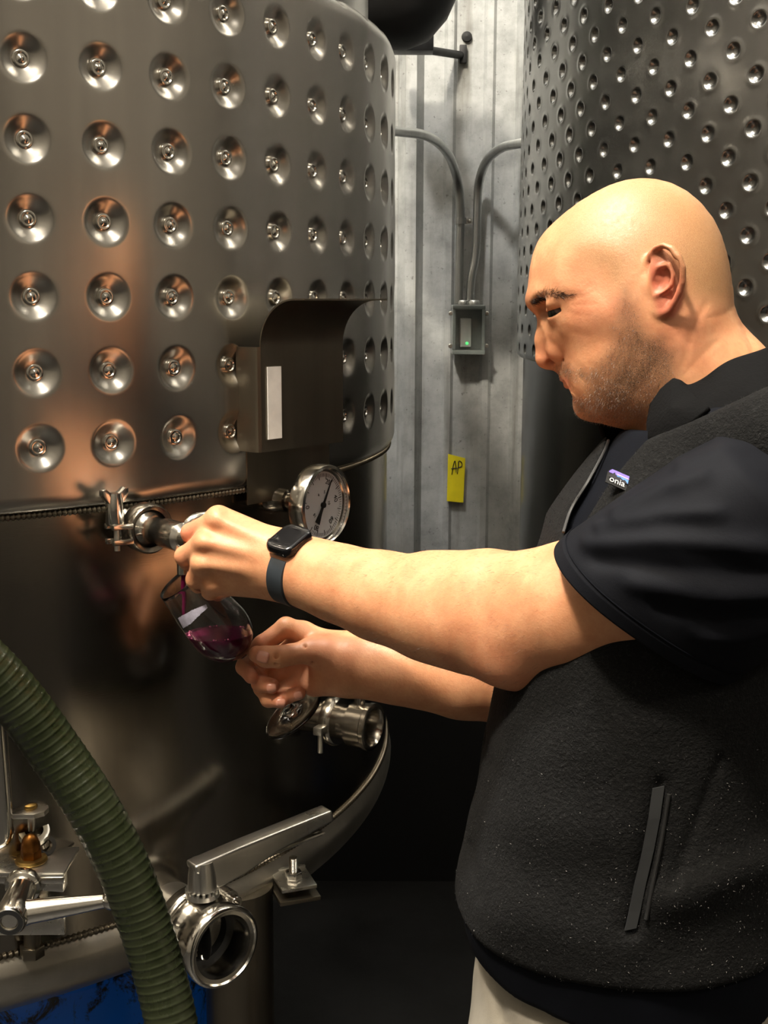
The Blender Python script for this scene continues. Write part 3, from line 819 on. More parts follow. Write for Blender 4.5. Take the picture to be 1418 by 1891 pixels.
from concurrent.futures import ThreadPoolExecutor
POOL = ThreadPoolExecutor(4)
def net(fn, lo, hi, h, smooth=1, slack=1.3):
    """surface of fn = 0 as quads (surface nets on a sparse, two-level grid)"""
    lo = np.asarray(lo, float); hi = np.asarray(hi, float)
    B, C = 16, 4
    nb = np.ceil((hi - lo) / (h * B)).astype(int)
    n = nb * B + 1
    ev = lambda p: np.concatenate(list(POOL.map(fn, np.array_split(p, len(p) // 30000 + 1))))
    idx3 = lambda s: np.stack(np.meshgrid(*[np.arange(k) for k in s], indexing='ij'), -1).reshape(-1, 3)
    bi = idx3(nb)
    dc = ev(lo + (bi * B + B / 2) * h)
    sg = np.where(dc < 0, -1, 1).astype(np.float32).reshape(tuple(nb))
    sg = sg.repeat(4, 0).repeat(4, 1).repeat(4, 2)
    act = bi[np.abs(dc) <= 0.866 * B * h * slack]
    ci = (act[:, None] * 4 + idx3((4, 4, 4))[None]).reshape(-1, 3)
    dc = ev(lo + (ci * C + C / 2) * h)
    sg[ci[:, 0], ci[:, 1], ci[:, 2]] = np.where(dc < 0, -1, 1)
    act = ci[np.abs(dc) <= 0.866 * C * h * slack + h]
    F = np.ones(tuple(n), np.float32)
    F[:-1, :-1, :-1] = sg.repeat(C, 0).repeat(C, 1).repeat(C, 2)
    mk = np.zeros(tuple(n), bool)
    for o in idx3((C + 1,) * 3):
        mk[act[:, 0] * C + o[0], act[:, 1] * C + o[1], act[:, 2] * C + o[2]] = True
    idx = np.argwhere(mk)
    F[idx[:, 0], idx[:, 1], idx[:, 2]] = ev(lo + idx * h)
    S = F < 0
    cnt = np.zeros(tuple(n - 1), np.int8)
    for dx in (0, 1):
        for dy in (0, 1):
            for dz_ in (0, 1):
                cnt += S[dx:n[0] - 1 + dx, dy:n[1] - 1 + dy, dz_:n[2] - 1 + dz_]
    cells = np.argwhere((cnt > 0) & (cnt < 8))
    ID = np.full(tuple(n - 1), -1, np.int64)
    ID[cells[:, 0], cells[:, 1], cells[:, 2]] = np.arange(len(cells))
    acc = np.zeros((len(cells), 3)); num = np.zeros(len(cells))
    cor = [(a, b, c) for a in (0, 1) for b in (0, 1) for c in (0, 1)]
    vals = {c: F[cells[:, 0] + c[0], cells[:, 1] + c[1], cells[:, 2] + c[2]] for c in cor}
    for a in cor:
        for ax in range(3):
            if a[ax]: continue
            b = list(a); b[ax] = 1; b = tuple(b)
            va, vb = vals[a], vals[b]
            m = (va < 0) != (vb < 0)
            t = np.where(m, va / np.where(m, va - vb, 1), 0)
            pnt = np.tile(np.array(a, float), (len(cells), 1)); pnt[:, ax] = t
            acc += pnt * m[:, None]; num += m
    v = lo + (cells + acc / num[:, None]) * h
    quads = []
    for ax in range(3):
        sl0 = [slice(1, -1)] * 3; sl0[ax] = slice(0, -1)
        sl1 = [slice(1, -1)] * 3; sl1[ax] = slice(1, None)
        s0 = S[tuple(sl0)]; s1 = S[tuple(sl1)]
        e = np.argwhere(s0 != s1)
        if len(e) == 0: continue
        flip = s0[e[:, 0], e[:, 1], e[:, 2]]
        e = e + 1; e[:, ax] -= 1
        u, w_ = (ax + 1) % 3, (ax + 2) % 3
        q = []
        for du, dw in ((-1, -1), (0, -1), (0, 0), (-1, 0)):
            c = e.copy(); c[:, u] += du; c[:, w_] += dw
            q.append(ID[c[:, 0], c[:, 1], c[:, 2]])
        q = np.stack(q, 1)
        q[~flip] = q[~flip][:, ::-1]
        quads.append(q)
    q = np.concatenate(quads)
    q = q[(q >= 0).all(1)]
    for _ in range(smooth):
        s = np.zeros_like(v); c = np.zeros(len(v))
        for i in range(4):
            a, b = q[:, i], q[:, (i + 1) % 4]
            for k in range(3):
                s[:, k] += np.bincount(a, v[b, k], len(v)) + np.bincount(b, v[a, k], len(v))
            c += np.bincount(a, minlength=len(v)) + np.bincount(b, minlength=len(v))
        v = 0.5 * v + 0.5 * s / np.maximum(c, 1)[:, None]
    return v, q

def quad_mesh(name, v, q):
    me = bpy.data.meshes.new(name)
    me.vertices.add(len(v)); me.vertices.foreach_set('co', np.ascontiguousarray(v, np.float64).ravel())
    me.loops.add(q.size); me.loops.foreach_set('vertex_index', q.ravel().astype(np.int32))
    me.polygons.add(len(q)); me.polygons.foreach_set('loop_start', np.arange(0, q.size, 4)); me.polygons.foreach_set('loop_total', np.full(len(q), 4))
    me.polygons.foreach_set('use_smooth', np.ones(len(q), bool))
    me.update(calc_edges=True)
    return me

def vnormals(v, q):
    fn = np.cross(v[q[:, 2]] - v[q[:, 0]], v[q[:, 3]] - v[q[:, 1]])
    N = np.zeros_like(v)
    for i in range(4):
        for k in range(3): N[:, k] += np.bincount(q[:, i], fn[:, k], len(v))
    return N / (np.linalg.norm(N, axis=1)[:, None] + 1e-12)

def to_pix(v):
    d = v - np.array(CAM)
    x = d @ np.array(RGT); y = d @ np.array(UPV); z = d @ np.array(FWD)
    return np.stack([709 + FPX * x / z, 945.5 - FPX * y / z], 1)

def A3(px, py, y):
    return np.array(pix(px, py, y))

# ------------------------------------------------------------------ head
HC = pix(1165, 560, 1.22)
HW = (HC - CAM).normalized()
HU = HW.cross(UPZ).normalized()
HV = HU.cross(HW)
HM = np.array([tuple(HU), tuple(HV), tuple(HW)])      # rows: local axes
HO = np.array(HC)
def hz(x, y, w=0.0):
    """head-local (u, v, w) of a point seen at crop position (x, y), w metres beyond the profile plane"""
    d = pix(900 + x / 2.7375, 300 + y / 2.7375, 1.0) - CAM
    dd = np.array(d)
    dist = (HO - np.array(CAM)) @ HM[2] + w
    Pw = np.array(CAM) + dd * dist / (dd @ HM[2])
    return HM @ (Pw - HO)
def hz2(l): return np.array([hz(*q)[:2] for q in l])

HEAD_OUT = [(1640, 1330), (1480, 1175), (1380, 1050), (1318, 975), (1285, 890), (1258, 800), (1245, 720), (1238, 640), (1225, 540), (1208, 455), (1180, 365), (1138, 280), (1080, 207), (1010, 147), (930, 105), (850, 85), (780, 80), (700, 90), (620, 115), (540, 155), (470, 197), (400, 250), (340, 300), (290, 350), (255, 400), (235, 450), (222, 500), (213, 560), (207, 610), (203, 650), (203, 690), (212, 722), (232, 755), (256, 785),
            (290, 860), (318, 940), (338, 1010), (352, 1055), (366, 1085), (384, 1104), (400, 1118), (404, 1134), (418, 1152), (434, 1164), (446, 1180), (454, 1200), (456, 1225), (463, 1250), (486, 1275), (530, 1296), (580, 1312), (640, 1328), (720, 1350), (780, 1420), (820, 1560), (850, 1900), (1700, 1900)]

def inflate(poly, c, front=None, step=0.0025):
    """h(u, v) >= 0 inside the outline, sqrt(h) = half width (Poisson inflation)"""
    lo = poly.min(0) - 0.02; hi = poly.max(0) + 0.02
    nx, ny = (np.ceil((hi - lo) / step).astype(int) + 1)
    gx, gy = np.meshgrid(lo[0] + np.arange(nx) * step, lo[1] + np.arange(ny) * step, indexing='ij')
    sd = poly_sd(np.stack([gx.ravel(), gy.ravel()], 1), poly).reshape(nx, ny)
    ins = sd < 0
    red = (np.add.outer(np.arange(nx), np.arange(ny)) % 2 == 0)
    # outside, the field goes on falling with distance so that the edge is sub-cell accurate
    h = np.where(ins, 0.004, -np.maximum(sd, 0) * 0.09)
    ma = (ins & red)[1:-1, 1:-1] * 1.0; mb = (ins & ~red)[1:-1, 1:-1] * 1.0
    for it in range(260):
        om = 1.94 if it < 235 else 1.0
        for m in (ma, mb):
            r = (h[2:, 1:-1] + h[:-2, 1:-1] + h[1:-1, 2:] + h[1:-1, :-2]) * 0.25 + c * step * step * 0.25 - h[1:-1, 1:-1]
            h[1:-1, 1:-1] += om * m * r
    if front is not None:
        # the face is rounder and narrower across than a plain inflation: limit h by distance to its front line
        fl, sl = front
        p2 = np.stack([gx.ravel(), gy.ravel()], 1)
        bd = np.full(len(p2), 1e9); bs = np.zeros(len(p2))
        for i in range(len(fl) - 1):
            a, b = fl[i], fl[i + 1]; ab = b - a
            t = np.clip(((p2 - a) @ ab) / (ab @ ab), 0, 1)
            dd = np.linalg.norm(p2 - a - t[:, None] * ab, axis=1)
            m = dd < bd; bd[m] = dd[m]; bs[m] = (sl[i] + t * (sl[i + 1] - sl[i]))[m]
        lim = (bs * bd + 1.15 * bd * bd).reshape(nx, ny)
        for _ in range(24):
            g = np.pad(lim, 1, mode='edge')
            lim = 0.5 * lim + 0.125 * (g[2:, 1:-1] + g[:-2, 1:-1] + g[1:-1, 2:] + g[1:-1, :-2])
        h = np.where(ins, smin(h, lim, np.clip(0.3 * (np.maximum(h, 0) + lim), 1e-7, 0.0012)), h)
    gxh, gyh = np.gradient(h, step)
    return lo, step, h, gxh, gyh

def bil(grid, lo, step, p):
    x = np.clip((p[:, 0] - lo[0]) / step, 0, grid.shape[0] - 1.001); y = np.clip((p[:, 1] - lo[1]) / step, 0, grid.shape[1] - 1.001)
    i = x.astype(int); j = y.astype(int); fx = x - i; fy = y - j
    return (grid[i, j] * (1 - fx) * (1 - fy) + grid[i + 1, j] * fx * (1 - fy) + grid[i, j + 1] * (1 - fx) * fy + grid[i + 1, j + 1] * fx * fy)

FACE = [(780, 80, 1.2), (620, 115, .80), (480, 190, .40), (340, 300, .17), (235, 450, .115), (205, 640, .090), (215, 725, .068), (256, 785, .042), (290, 860, .034), (330, 985, .019), (350, 1050, .030), (384, 1104, .048), (420, 1155, .055), (456, 1225, .055), (486, 1275, .065), (580, 1312, .10), (720, 1350, .16)]
hlo, hst, hh, hgx, hgy = inflate(hz2(HEAD_OUT), 2.15, (hz2([q[:2] for q in FACE]), [q[2] for q in FACE]))

def Hm(x, y, w):
    return hz(x, y, -w)          # w metres towards the viewer from the profile plane

EAR_RIM = [(802, 520, .074), (822, 468, .079), (850, 438, .084), (889, 424, .089), (930, 438, .093), (965, 480, .096), (984, 532, .0965), (982, 603, .095), (972, 655, .092), (955, 690, .089), (932, 728, .0855), (905, 754, .083), (870, 764, .081), (850, 748, .0785), (842, 720, .0765)]
EAR_R = [.0022, .0030, .0034, .0035, .0036, .0036, .0036, .0036, .0034, .0034, .0036, .0038, .0038, .0034, .0028]
ear_rim = [Hm(*q) for q in EAR_RIM]
GROOVES = [  # crop polyline, width mm, depth mm
    ([(428, 706), (480, 682), (560, 650)], 1.1, 0.28), ([(440, 722), (500, 722), (560, 716)], 1.1, 0.25), ([(440, 690), (490, 655), (545, 630)], 1.1, 0.22), ([(425, 755), (480, 770), (530, 775)], 1.3, 0.2),
    ([(400, 968), (440, 990), (480, 1030), (502, 1075)], 4.5, 0.5), ([(488, 1074), (508, 1100), (520, 1140)], 3.0, 0.35),
    ([(400, 825), (450, 850), (520, 870)], 3.5, 0.35),
    ([(775, 570), (770, 640), (790, 720)], 1.0, 0.3), ([(755, 590), (745, 660), (765, 760)], 1.0, 0.25), ([(795, 600), (795, 690), (815, 780)], 1.0, 0.3), ([(735, 620), (725, 690), (745, 770)], 1.0, 0.22), ([(810, 690), (815, 740), (835, 800)], 1.0, 0.3),
    ([(1080, 720), (1010, 850), (985, 1000)], 3.5, 0.6), ([(1130, 900), (1050, 970), (990, 1040)], 3.0, 0.5), ([(1220, 740), (1170, 770), (1110, 780)], 3, 0.4),
    ([(240, 470), (262, 520), (250, 585)], 3.5, 0.4), ([(890, 800), (950, 850), (1000, 900)], 3, 0.6),
    ([(760, 900), (740, 1000), (690, 1090)], 6, 0.7), ([(880, 900), (830, 1010), (760, 1120)], 7, 0.8)]
GROOVES = [(hz2(l), w_ * 1e-3, d_ * 1e-3) for l, w_, d_ in GROOVES]

def seg2(p, l):
    b = np.full(len(p), 1e9)
    for a, c in zip(l[:-1], l[1:]):
        ab = c - a
        t = np.clip(((p - a) @ ab) / (ab @ ab), 0, 1)
        b = np.minimum(b, np.linalg.norm(p - a - t[:, None] * ab, axis=1))
    return b

def rot2(a):
    c, s = math.cos(a), math.sin(a)
    return [[c, s, 0], [-s, c, 0], [0, 0, 1]]

EYE_OPEN = hz2([(424, 717), (395, 728), (303, 757), (280, 772), (305, 788), (348, 773), (395, 746)])
def head_sdf(Pw):
    L = (Pw - HO) @ HM.T
    h = bil(hh, hlo, hst, L[:, :2]); gx = bil(hgx, hlo, hst, L[:, :2]); gy = bil(hgy, hlo, hst, L[:, :2])
    w2 = L[:, 2] ** 2
    # the face is flatter and narrower than the skull
    d = (w2 - h) / np.sqrt(4 * w2 + gx * gx + gy * gy + 1e-6)
    d = np.clip(d, -0.06, 0.06)
    Q = L.copy(); Q[:, 2] = np.abs(Q[:, 2])          # |w|, both sides alike
    def c(x, y, w): 
        q = Hm(x, y, w); return np.array([q[0], q[1], w])
    # cheekbone, jaw mass, temple hollow
    d = smin(d, ell(Q, c(560, 805, .042), (.032, .017, .0190)), 0.028)
    d = smin(d, ell(Q, c(610, 930, .032), (.024, .032, .020)), 0.030)
    d = smin(d, ell(Q, c(640, 1090, .036), (.034, .036, .022)), 0.030)
    d = smax(d, -ell(Q, c(430, 560, .099), (.034, .026, .024)), 0.025)
    # brow ridge
    d = smin(d, chain(Q, [c(234, 700, 0.0), c(248, 690, .012), c(300, 668, .030), c(370, 672, .043), c(440, 695, .050)], [.0065, .0075, .0078, .0068, .004]), 0.010)
    # eye socket, hooded lid, lids with a wedge-shaped opening
    d = smax(d, -ell(Q, c(284, 748, .032), (.0105, .0105, .016)), 0.010)
    ey = c(368, 754, .0305)
    lid = np.linalg.norm(Q - ey, axis=1) - .0139
    d = smin(d, lid, 0.005)
    d = smin(d, ell(Q, c(366, 700, .0415), (.0135, .0058, .0082), rot2(0.30)), 0.006)
    d = smax(d, -chain(Q, [c(304, 742, .036), c(350, 724, .0470), c(402, 702, .0510)], [.0006, .0008, .0008]), 0.0016)
    wedge = poly_sd(Q[:, :2], EYE_OPEN)
    d = smax(d, -np.maximum(wedge, np.abs(Q[:, 2] - .034) - .017), 0.0012)
    d = smin(d, ell(Q, c(395, 865, .012), (.015, .013, .014)), 0.02)
    # nose
    nose = smin(rcone(Q, c(296, 800, 0), c(292, 900, 0), .0075, .0090), rcone(Q, c(292, 900, 0), c(296, 988, 0), .0090, .0108), 0.006)
    nose = smin(nose, ell(Q, c(355, 955, .0162), (.0102, .0090, .0085), rot2(-0.5)), 0.004)
    nose = smin(nose, rcone(Q, c(318, 1022, 0), c(348, 1030, 0), .0046, .0050), 0.005)
    nose = smin(nose, rcone(Q, c(325, 870, .003), c(372, 930, .008), .010, .011), 0.012)
    d = smin(d, nose, 0.0055)
    d = smax(d, -chain(Q, [c(372, 908, .0225), c(402, 938, .0250), c(406, 975, .0250), c(392, 1000, .0230)], [.0005, .0011, .0012, .0007]), 0.004)
    d = smax(d, -ell(Q, c(322, 1009, .0105), (.0056, .0026, .0046), rot2(0.50)), 0.0022)
    # lips
    m0 = [c(374, 1117, 0), c(386, 1108, .0110), c(418, 1094, .0215), c(452, 1084, .0275), c(488, 1073, .0320)]
    d = smin(d, chain(Q, [c(388, 1101, 0), c(402, 1093, .011), c(436, 1080, .0200), c(478, 1070, .0265)], [.0044, .0044, .0036, .0018]), 0.004)
    d = smin(d, chain(Q, [c(414, 1131, 0), c(424, 1122, .011), c(452, 1100, .0195), c(480, 1078, .0265)], [.0052, .0050, .0038, .0018]), 0.004)
    d = smax(d, -chain(Q, m0, [.0016, .0017, .0017, .0016, .0012]), 0.0022)
    d = smax(d, -ell(Q, c(428, 1168, 0), (.0050, .0040, .016)), 0.008)
    # chin ball, under-jaw
    d = smin(d, ell(Q, c(510, 1225, .010), (.0125, .0125, .016)), 0.014)
    # neck muscle towards the collarbone, hidden root in the torso
    d = smin(d, chain(Q, [c(1010, 820, .052), c(960, 1020, .046), c(900, 1250, .030)], [.010, .011, .012]), 0.022)
    d = smin(d, rcone(L, hz(1150, 1200), hz(1230, 1750), .066, .085), 0.03)
    # fine creases
    for l, wd_, dp in GROOVES:
        e = seg2(L[:, :2], l)
        d = d + dp * np.exp(-(e / wd_) ** 2) * (Q[:, 2] > 0.012)
    # ear
    ear = chain(Q, [np.array([p_[0], p_[1], -p_[2]]) for p_ in ear_rim], EAR_R)
    tilt = np.array([[math.cos(.22), 0, -math.sin(.22)], [0, 1, 0], [math.sin(.22), 0, math.cos(.22)]])
    plate = ell(Q, c(905, 580, .079), (.0165, .0300, .0044), tilt @ np.array(rot2(0.06)))
    plate = smin(plate, ell(Q, c(890, 722, .0805), (.0095, .0105, .0046)), 0.004)
    ear = smin(ear, plate, 0.003)
    ear = smin(ear, chain(Q, [c(862, 532, .0835), c(915, 512, .088), c(936, 570, .0895), c(926, 622, .0885), c(882, 650, .086), c(856, 672, .083)], [.0018, .0026, .0030, .0030, .0026, .0026]), 0.003)
    ear = smax(ear, -ell(Q, c(876, 594, .0905), (.0080, .0115, .0120), rot2(-0.35)), 0.0025)
    ear = smax(ear, -ell(Q, c(868, 470, .0925), (.0105, .0075, .0090), rot2(-0.3)), 0.003)
    ear = smax(ear, -ell(Q, c(960, 560, .0960), (.0020, .0130, .0040), rot2(0.05)), 0.002)
    ear = smin(ear, ell(Q, c(822, 630, .0735), (.0085, .0105, .0062), rot2(0.3)), 0.003)
    ear = smin(ear, rcone(Q, c(812, 520, .074), c(862, 590, .080), .0022, .0018), 0.003)
    ear = smin(ear, rcone(Q, c(905, 500, .070), c(915, 660, .070), .010, .009), 0.008)
    d = smin(d, ear, 0.0045)
    return d

hv, hq = net(head_sdf, HO + HM.T @ np.array([0, 0.0, 0]) - np.array([.16, .13, .30]), HO + np.array([.20, .13, .14]), 0.00135, 2)

# ------------------------------------------------------------------ arms and hands
def chn(l): return [A3(*q[:3]) for q in l], [q[3] for q in l]
def J(P, l, k=0.012):
    p_, r_ = chn(l); return chain(P, p_, r_, k)

def arm_left(P):
    d = J(P, [(1440, 960, 1.13, .045), (1390, 965, 1.065, .050), (1300, 1010, 1.050, .057), (1180, 1075, 1.065, .056), (1060, 1122, 1.095, .053), (965, 1152, 1.13, .0505), (870, 1137, 1.165, .0495), (790, 1122, 1.195, .0455), (700, 1100, 1.235, .0400), (620, 1075, 1.272, .0345), (560, 1054, 1.300, .0300), (520, 1042, 1.318, .0270)], 0.03)
    d = smin(d, ell(P, A3(948, 1222, 1.115), (.026, .022, .018)), 0.03)          # elbow point
    d = smin(d, J(P, [(800, 1080, 1.19, .022), (900, 1085, 1.145, .030), (1000, 1085, 1.10, .024)], 0.01), 0.03)   # brachioradialis
    d = smin(d, ell(P, A3(556, 1088, 1.285), (.012, .010, .010)), 0.014)         # wrist knob
    # back of the hand
    palm = None
    for a, b in (((518, 1012, 1.318, .0180), (404, 956, 1.337, .0138)), ((516, 1034, 1.314, .0180), (382, 1000, 1.331, .0140)), ((518, 1060, 1.316, .0180), (378, 1042, 1.331, .0136)), ((522, 1080, 1.322, .0165), (397, 1078, 1.337, .0125))):
        e = rcone(P, A3(*a[:3]), A3(*b[:3]), a[3], b[3])
        palm = e if palm is None else smin(palm, e, 0.020)
    palm = smin(palm, rcone(P, A3(500, 1040, 1.345), A3(420, 1010, 1.360), .020, .014), 0.02)
    palm = smin(palm, rcone(P, A3(505, 1038, 1.3185), A3(412, 1016, 1.3335), .0215, .0195), 0.02)
    d = smin(d, palm, 0.022)
    fing = None
    for l in ([(402, 960, 1.336, .0122), (352, 984, 1.352, .0105), (350, 996, 1.388, .0092), (384, 1000, 1.402, .0082)],
              [(378, 1002, 1.328, .0125), (341, 1027, 1.344, .0108), (346, 1040, 1.380, .0094), (380, 1040, 1.396, .0084)],
              [(374, 1042, 1.328, .0120), (361, 1070, 1.342, .0104), (366, 1080, 1.374, .0090), (396, 1072, 1.390, .0080)],
              [(395, 1078, 1.334, .0112), (388, 1092, 1.344, .0094), (402, 1096, 1.370, .0082), (425, 1088, 1.382, .0074)],
              [(500, 1020, 1.345, .015), (450, 985, 1.372, .0125), (405, 985, 1.400, .0110), (374, 978, 1.408, .0095)]):
        e = J(P, l, 0.004)
        fing = e if fing is None else smin(fing, e, 0.0028)
    d = smin(d, fing, 0.007)
    for q in ((398, 957, 1.3275, .0075), (375, 1001, 1.3185, .0075), (370, 1042, 1.3195, .007), (392, 1078, 1.3265, .006)):     # knuckles
        d = smin(d, np.linalg.norm(P - A3(*q[:3]), axis=1) - q[3], 0.010)
    for a, b in (((402, 960, 1.320), (505, 1010, 1.302)), ((378, 1002, 1.311), (505, 1030, 1.297)), ((374, 1042, 1.312), (505, 1055, 1.298))):   # tendons
        d = smin(d, rcone(P, A3(*a), A3(*b), .0022, .0018), 0.014)
    return d

def arm_right(P):
    d = J(P, [(1330, 930, 1.39, .056), (1180, 1180, 1.42, .052), (1080, 1255, 1.42, .047), (980, 1275, 1.415, .045), (850, 1252, 1.405, .0415), (760, 1236, 1.402, .0370), (700, 1229, 1.402, .0325), (650, 1226, 1.402, .0285), (622, 1222, 1.404, .0250)], 0.03)
    palm = None
    for a, b in (((635, 1200, 1.408, .0160), (560, 1168, 1.418, .0125)), ((635, 1216, 1.412, .0160), (548, 1192, 1.426, .0125)), ((635, 1232, 1.410, .0165), (548, 1222, 1.428, .0125)), ((635, 1250, 1.402, .0170), (560, 1252, 1.420, .0120))):
        e = rcone(P, A3(*a[:3]), A3(*b[:3]), a[3], b[3])
        palm = e if palm is None else smin(palm, e, 0.016)
    palm = smin(palm, rcone(P, A3(632, 1212, 1.388), A3(582, 1202, 1.386), .0200, .0160), 0.018)      # thenar
    palm = smin(palm, rcone(P, A3(630, 1255, 1.392), A3(580, 1268, 1.408), .0150, .0120), 0.014)      # hypothenar
    d = smin(d, palm, 0.016)
    fing = None
    for l in ([(600, 1203, 1.386, .0165), (568, 1203, 1.382, .0138), (535, 1209, 1.378, .0118), (514, 1213, 1.376, .0126), (492, 1213, 1.378, .0122), (474, 1208, 1.381, .0098)],
              [(560, 1168, 1.416, .0125), (528, 1158, 1.412, .0116), (484, 1190, 1.408, .0106), (456, 1215, 1.412, .0096), (450, 1232, 1.405, .0090), (464, 1250, 1.392, .0082)],
              [(548, 1192, 1.426, .0125), (476, 1236, 1.424, .0108), (480, 1262, 1.402, .0098), (502, 1267, 1.388, .0092)],
              [(548, 1222, 1.428, .0125), (484, 1270, 1.420, .0102), (496, 1291, 1.402, .0094), (519, 1294, 1.388, .0088)],
              [(560, 1252, 1.420, .0115), (516, 1280, 1.410, .0092), (530, 1286, 1.396, .0086), (552, 1280, 1.384, .0080)]):
        e = J(P, l, 0.004)
        fing = e if fing is None else smin(fing, e, 0.0022)
    d = smin(d, fing, 0.007)
    # thumb creases
    for q in (((512, 1203, 1.3645), (514, 1226, 1.366)), ((508, 1204, 1.3645), (509, 1226, 1.366)), ((560, 1188, 1.372), (578, 1222, 1.372))):
        d = smax(d, -rcone(P, A3(*q[0]), A3(*q[1]), .0010, .0010), 0.003)
    return d

def box_of(pts, m):
    a = np.array([A3(*q) for q in pts]); return a.min(0) - m, a.max(0) + m
lo, hi = box_of([(1440, 880, 1.0), (1440, 1000, 1.08), (320, 950, 1.40), (330, 1100, 1.30), (950, 1280, 1.12)], 0.05)
lv, lq = net(arm_left, lo, hi, 0.0014, 2)
lo, hi = box_of([(1330, 880, 1.39), (1330, 980, 1.39), (1180, 1130, 1.42), (440, 1130, 1.44), (440, 1310, 1.36), (1000, 1330, 1.42)], 0.055)
rv_, rq = net(arm_right, lo, hi, 0.0013, 2)

# ------------------------------------------------------------------ torso and clothes
PHI = math.radians(13)
BF = np.array([-math.cos(PHI), math.sin(PHI), 0.0]); BL = np.array([-math.sin(PHI), -math.cos(PHI), 0.0])
BO = A3(1150, 1000, 1.215); BO[2] = 0
def prof_z(l):
    """front/back outline pixels -> (height, forward offset)"""
    out = []
    for px, py in l:
        # intersect the ray with the body's mid plane
        d = np.array(pix(px, py, 1.0)) - np.array(CAM)
        t = ((BO - np.array(CAM)) @ BL) / (d @ BL)
        w_ = np.array(CAM) + d * t
        out.append((w_[2], (w_ - BO) @ BF))
    return np.array(sorted(out))
FR = prof_z([(1150, 770), (1118, 808), (1062, 875), (1012, 945), (985, 1030), (952, 1130), (920, 1240), (896, 1360), (880, 1450), (855, 1550), (847, 1610), (860, 1665), (872, 1700), (868, 1760), (865, 1900), (900, 2300)])
BK = prof_z([(1330, 690), (1420, 720), (1470, 800), (1490, 1000), (1480, 1200), (1460, 1400), (1455, 1600), (1460, 1760), (1450, 2300)])
HWD = np.array([(0.70, .185), (0.95, .205), (1.02, .215), (1.10, .215), (1.20, .21), (1.30, .205), (1.38, .20), (1.44, .185), (1.48, .15), (1.52, .11), (1.56, .08)])
def body(P, off=0.0):
    q = P - BO; f = q @ BF; l = q @ BL; z = P[:, 2]
    fr = np.interp(z, FR[:, 0], FR[:, 1]); bk = np.interp(z, BK[:, 0], BK[:, 1]); hw = np.interp(z, HWD[:, 0], HWD[:, 1])
    a = (fr - bk) / 2 + off; c_ = (fr + bk) / 2; b = hw + off
    e = 2.25
    rho = (np.abs((f - c_) / a) ** e + np.abs(l / b) ** e) ** (1 / e)
    return (rho - 1) * np.minimum(a, b) * 0.9

def wav(P, seed, sc):
    r = np.random.RandomState(seed); s = 0
    for k in range(5):
        d = r.randn(3); d /= np.linalg.norm(d)
        s = s + np.sin(P @ (d * sc * (0.7 + 0.25 * k)) + r.rand() * 6.28) / (1 + 0.3 * k)
    return s / 3

OPEN = [(1128, 790), (1114, 835), (1088, 890), (1056, 940), (1040, 990), (1058, 1000), (1078, 968), (1128, 888), (1165, 845), (1205, 800)]
def vest_sdf(P):
    z = P[:, 2]
    d = body(P)
    # shoulder yoke
    d = smin(d, J(P, [(1235, 868, 1.15, .040), (1330, 838, 1.10, .045), (1440, 830, 1.05, .052)], 0.02), 0.04)
    d = smin(d, J(P, [(1235, 868, 1.28, .040), (1330, 838, 1.33, .045), (1400, 830, 1.38, .052)], 0.02), 0.04)
    d = smin(d, J(P, [(1445, 800, 1.07, .055), (1495, 765, 1.22, .060), (1420, 790, 1.36, .055)], 0.02), 0.04)
    d = d + 0.0035 * wav(P, 3, 26) + 0.0016 * wav(P, 5, 70)
    pp = to_pix(P)
    # pocket hollow, belly creases, soft dents
    for (a, b), wd_, dp in ((((1218, 1450), (1165, 1715)), 16, .0045), (((1330, 1400), (1240, 1640)), 10, .0025), (((880, 1290), (905, 1420)), 9, .003), (((870, 1560), (885, 1660)), 8, .003), (((1240, 1660), (1418, 1600)), 40, -.006), (((940, 1700), (1150, 1750)), 50, -.004)):
        e = seg2(pp, np.array([a, b], float)); d = d + dp * np.exp(-(e / wd_) ** 2) * (P[:, 1] < 1.22)
    zz = 1.012 + 0.004 * np.clip((P - BO) @ BL / 0.2, 0, 1)
    d = smax(d, zz - z, 0.012)
    op = poly_sd(pp, OPEN) / FPX * 1.15
    op = np.where(P[:, 1] < 1.30, op, 1.0)
    d = smax(d, -op, 0.004)
    nk = poly_sd(pp, [(1105, 650), (1125, 800), (1205, 806), (1300, 768), (1420, 712), (1490, 676), (1520, 640), (1520, 450), (1105, 450)]) / FPX * 1.15
    nk = np.where((P - BO) @ BL > -0.085, nk, 1.0)
    d = smax(d, -nk, 0.006)
    return d
blo = BO + np.array([-.24, -.27, 0.93]); bhi = BO + np.array([.24, .27, 1.60])
vv, vq = net(vest_sdf, blo, bhi, 0.0032, 2)

def shirt_sdf(P):
    d = body(P, -0.011) + 0.003 * wav(P, 8, 34)
    d = smin(d, J(P, [(1235, 880, 1.15, .036), (1330, 850, 1.10, .040), (1440, 845, 1.05, .046)], 0.02), 0.04)
    zz = 0.992 - 0.022 * np.clip((P - BO) @ BL / 0.2, 0, 1) - 0.03 * np.clip(-((P - BO) @ BF - 0.05) / 0.2, 0, 1)
    low = body(P, -0.007) + 0.002 * wav(P, 9, 60)
    d = np.where(P[:, 2] < 1.02, np.minimum(d, low), d)
    d = smax(d, zz - P[:, 2], 0.006)
    nk = poly_sd(to_pix(P), [(1105, 650), (1125, 790), (1205, 796), (1300, 756), (1420, 698), (1490, 662), (1520, 620), (1520, 450), (1105, 450)]) / FPX * 1.15
    return smax(d, -np.where((P - BO) @ BL > -0.1, nk, 1.0), 0.004)
sv_, sq = net(shirt_sdf, blo - np.array([0, 0, .07]), bhi, 0.0040, 2)

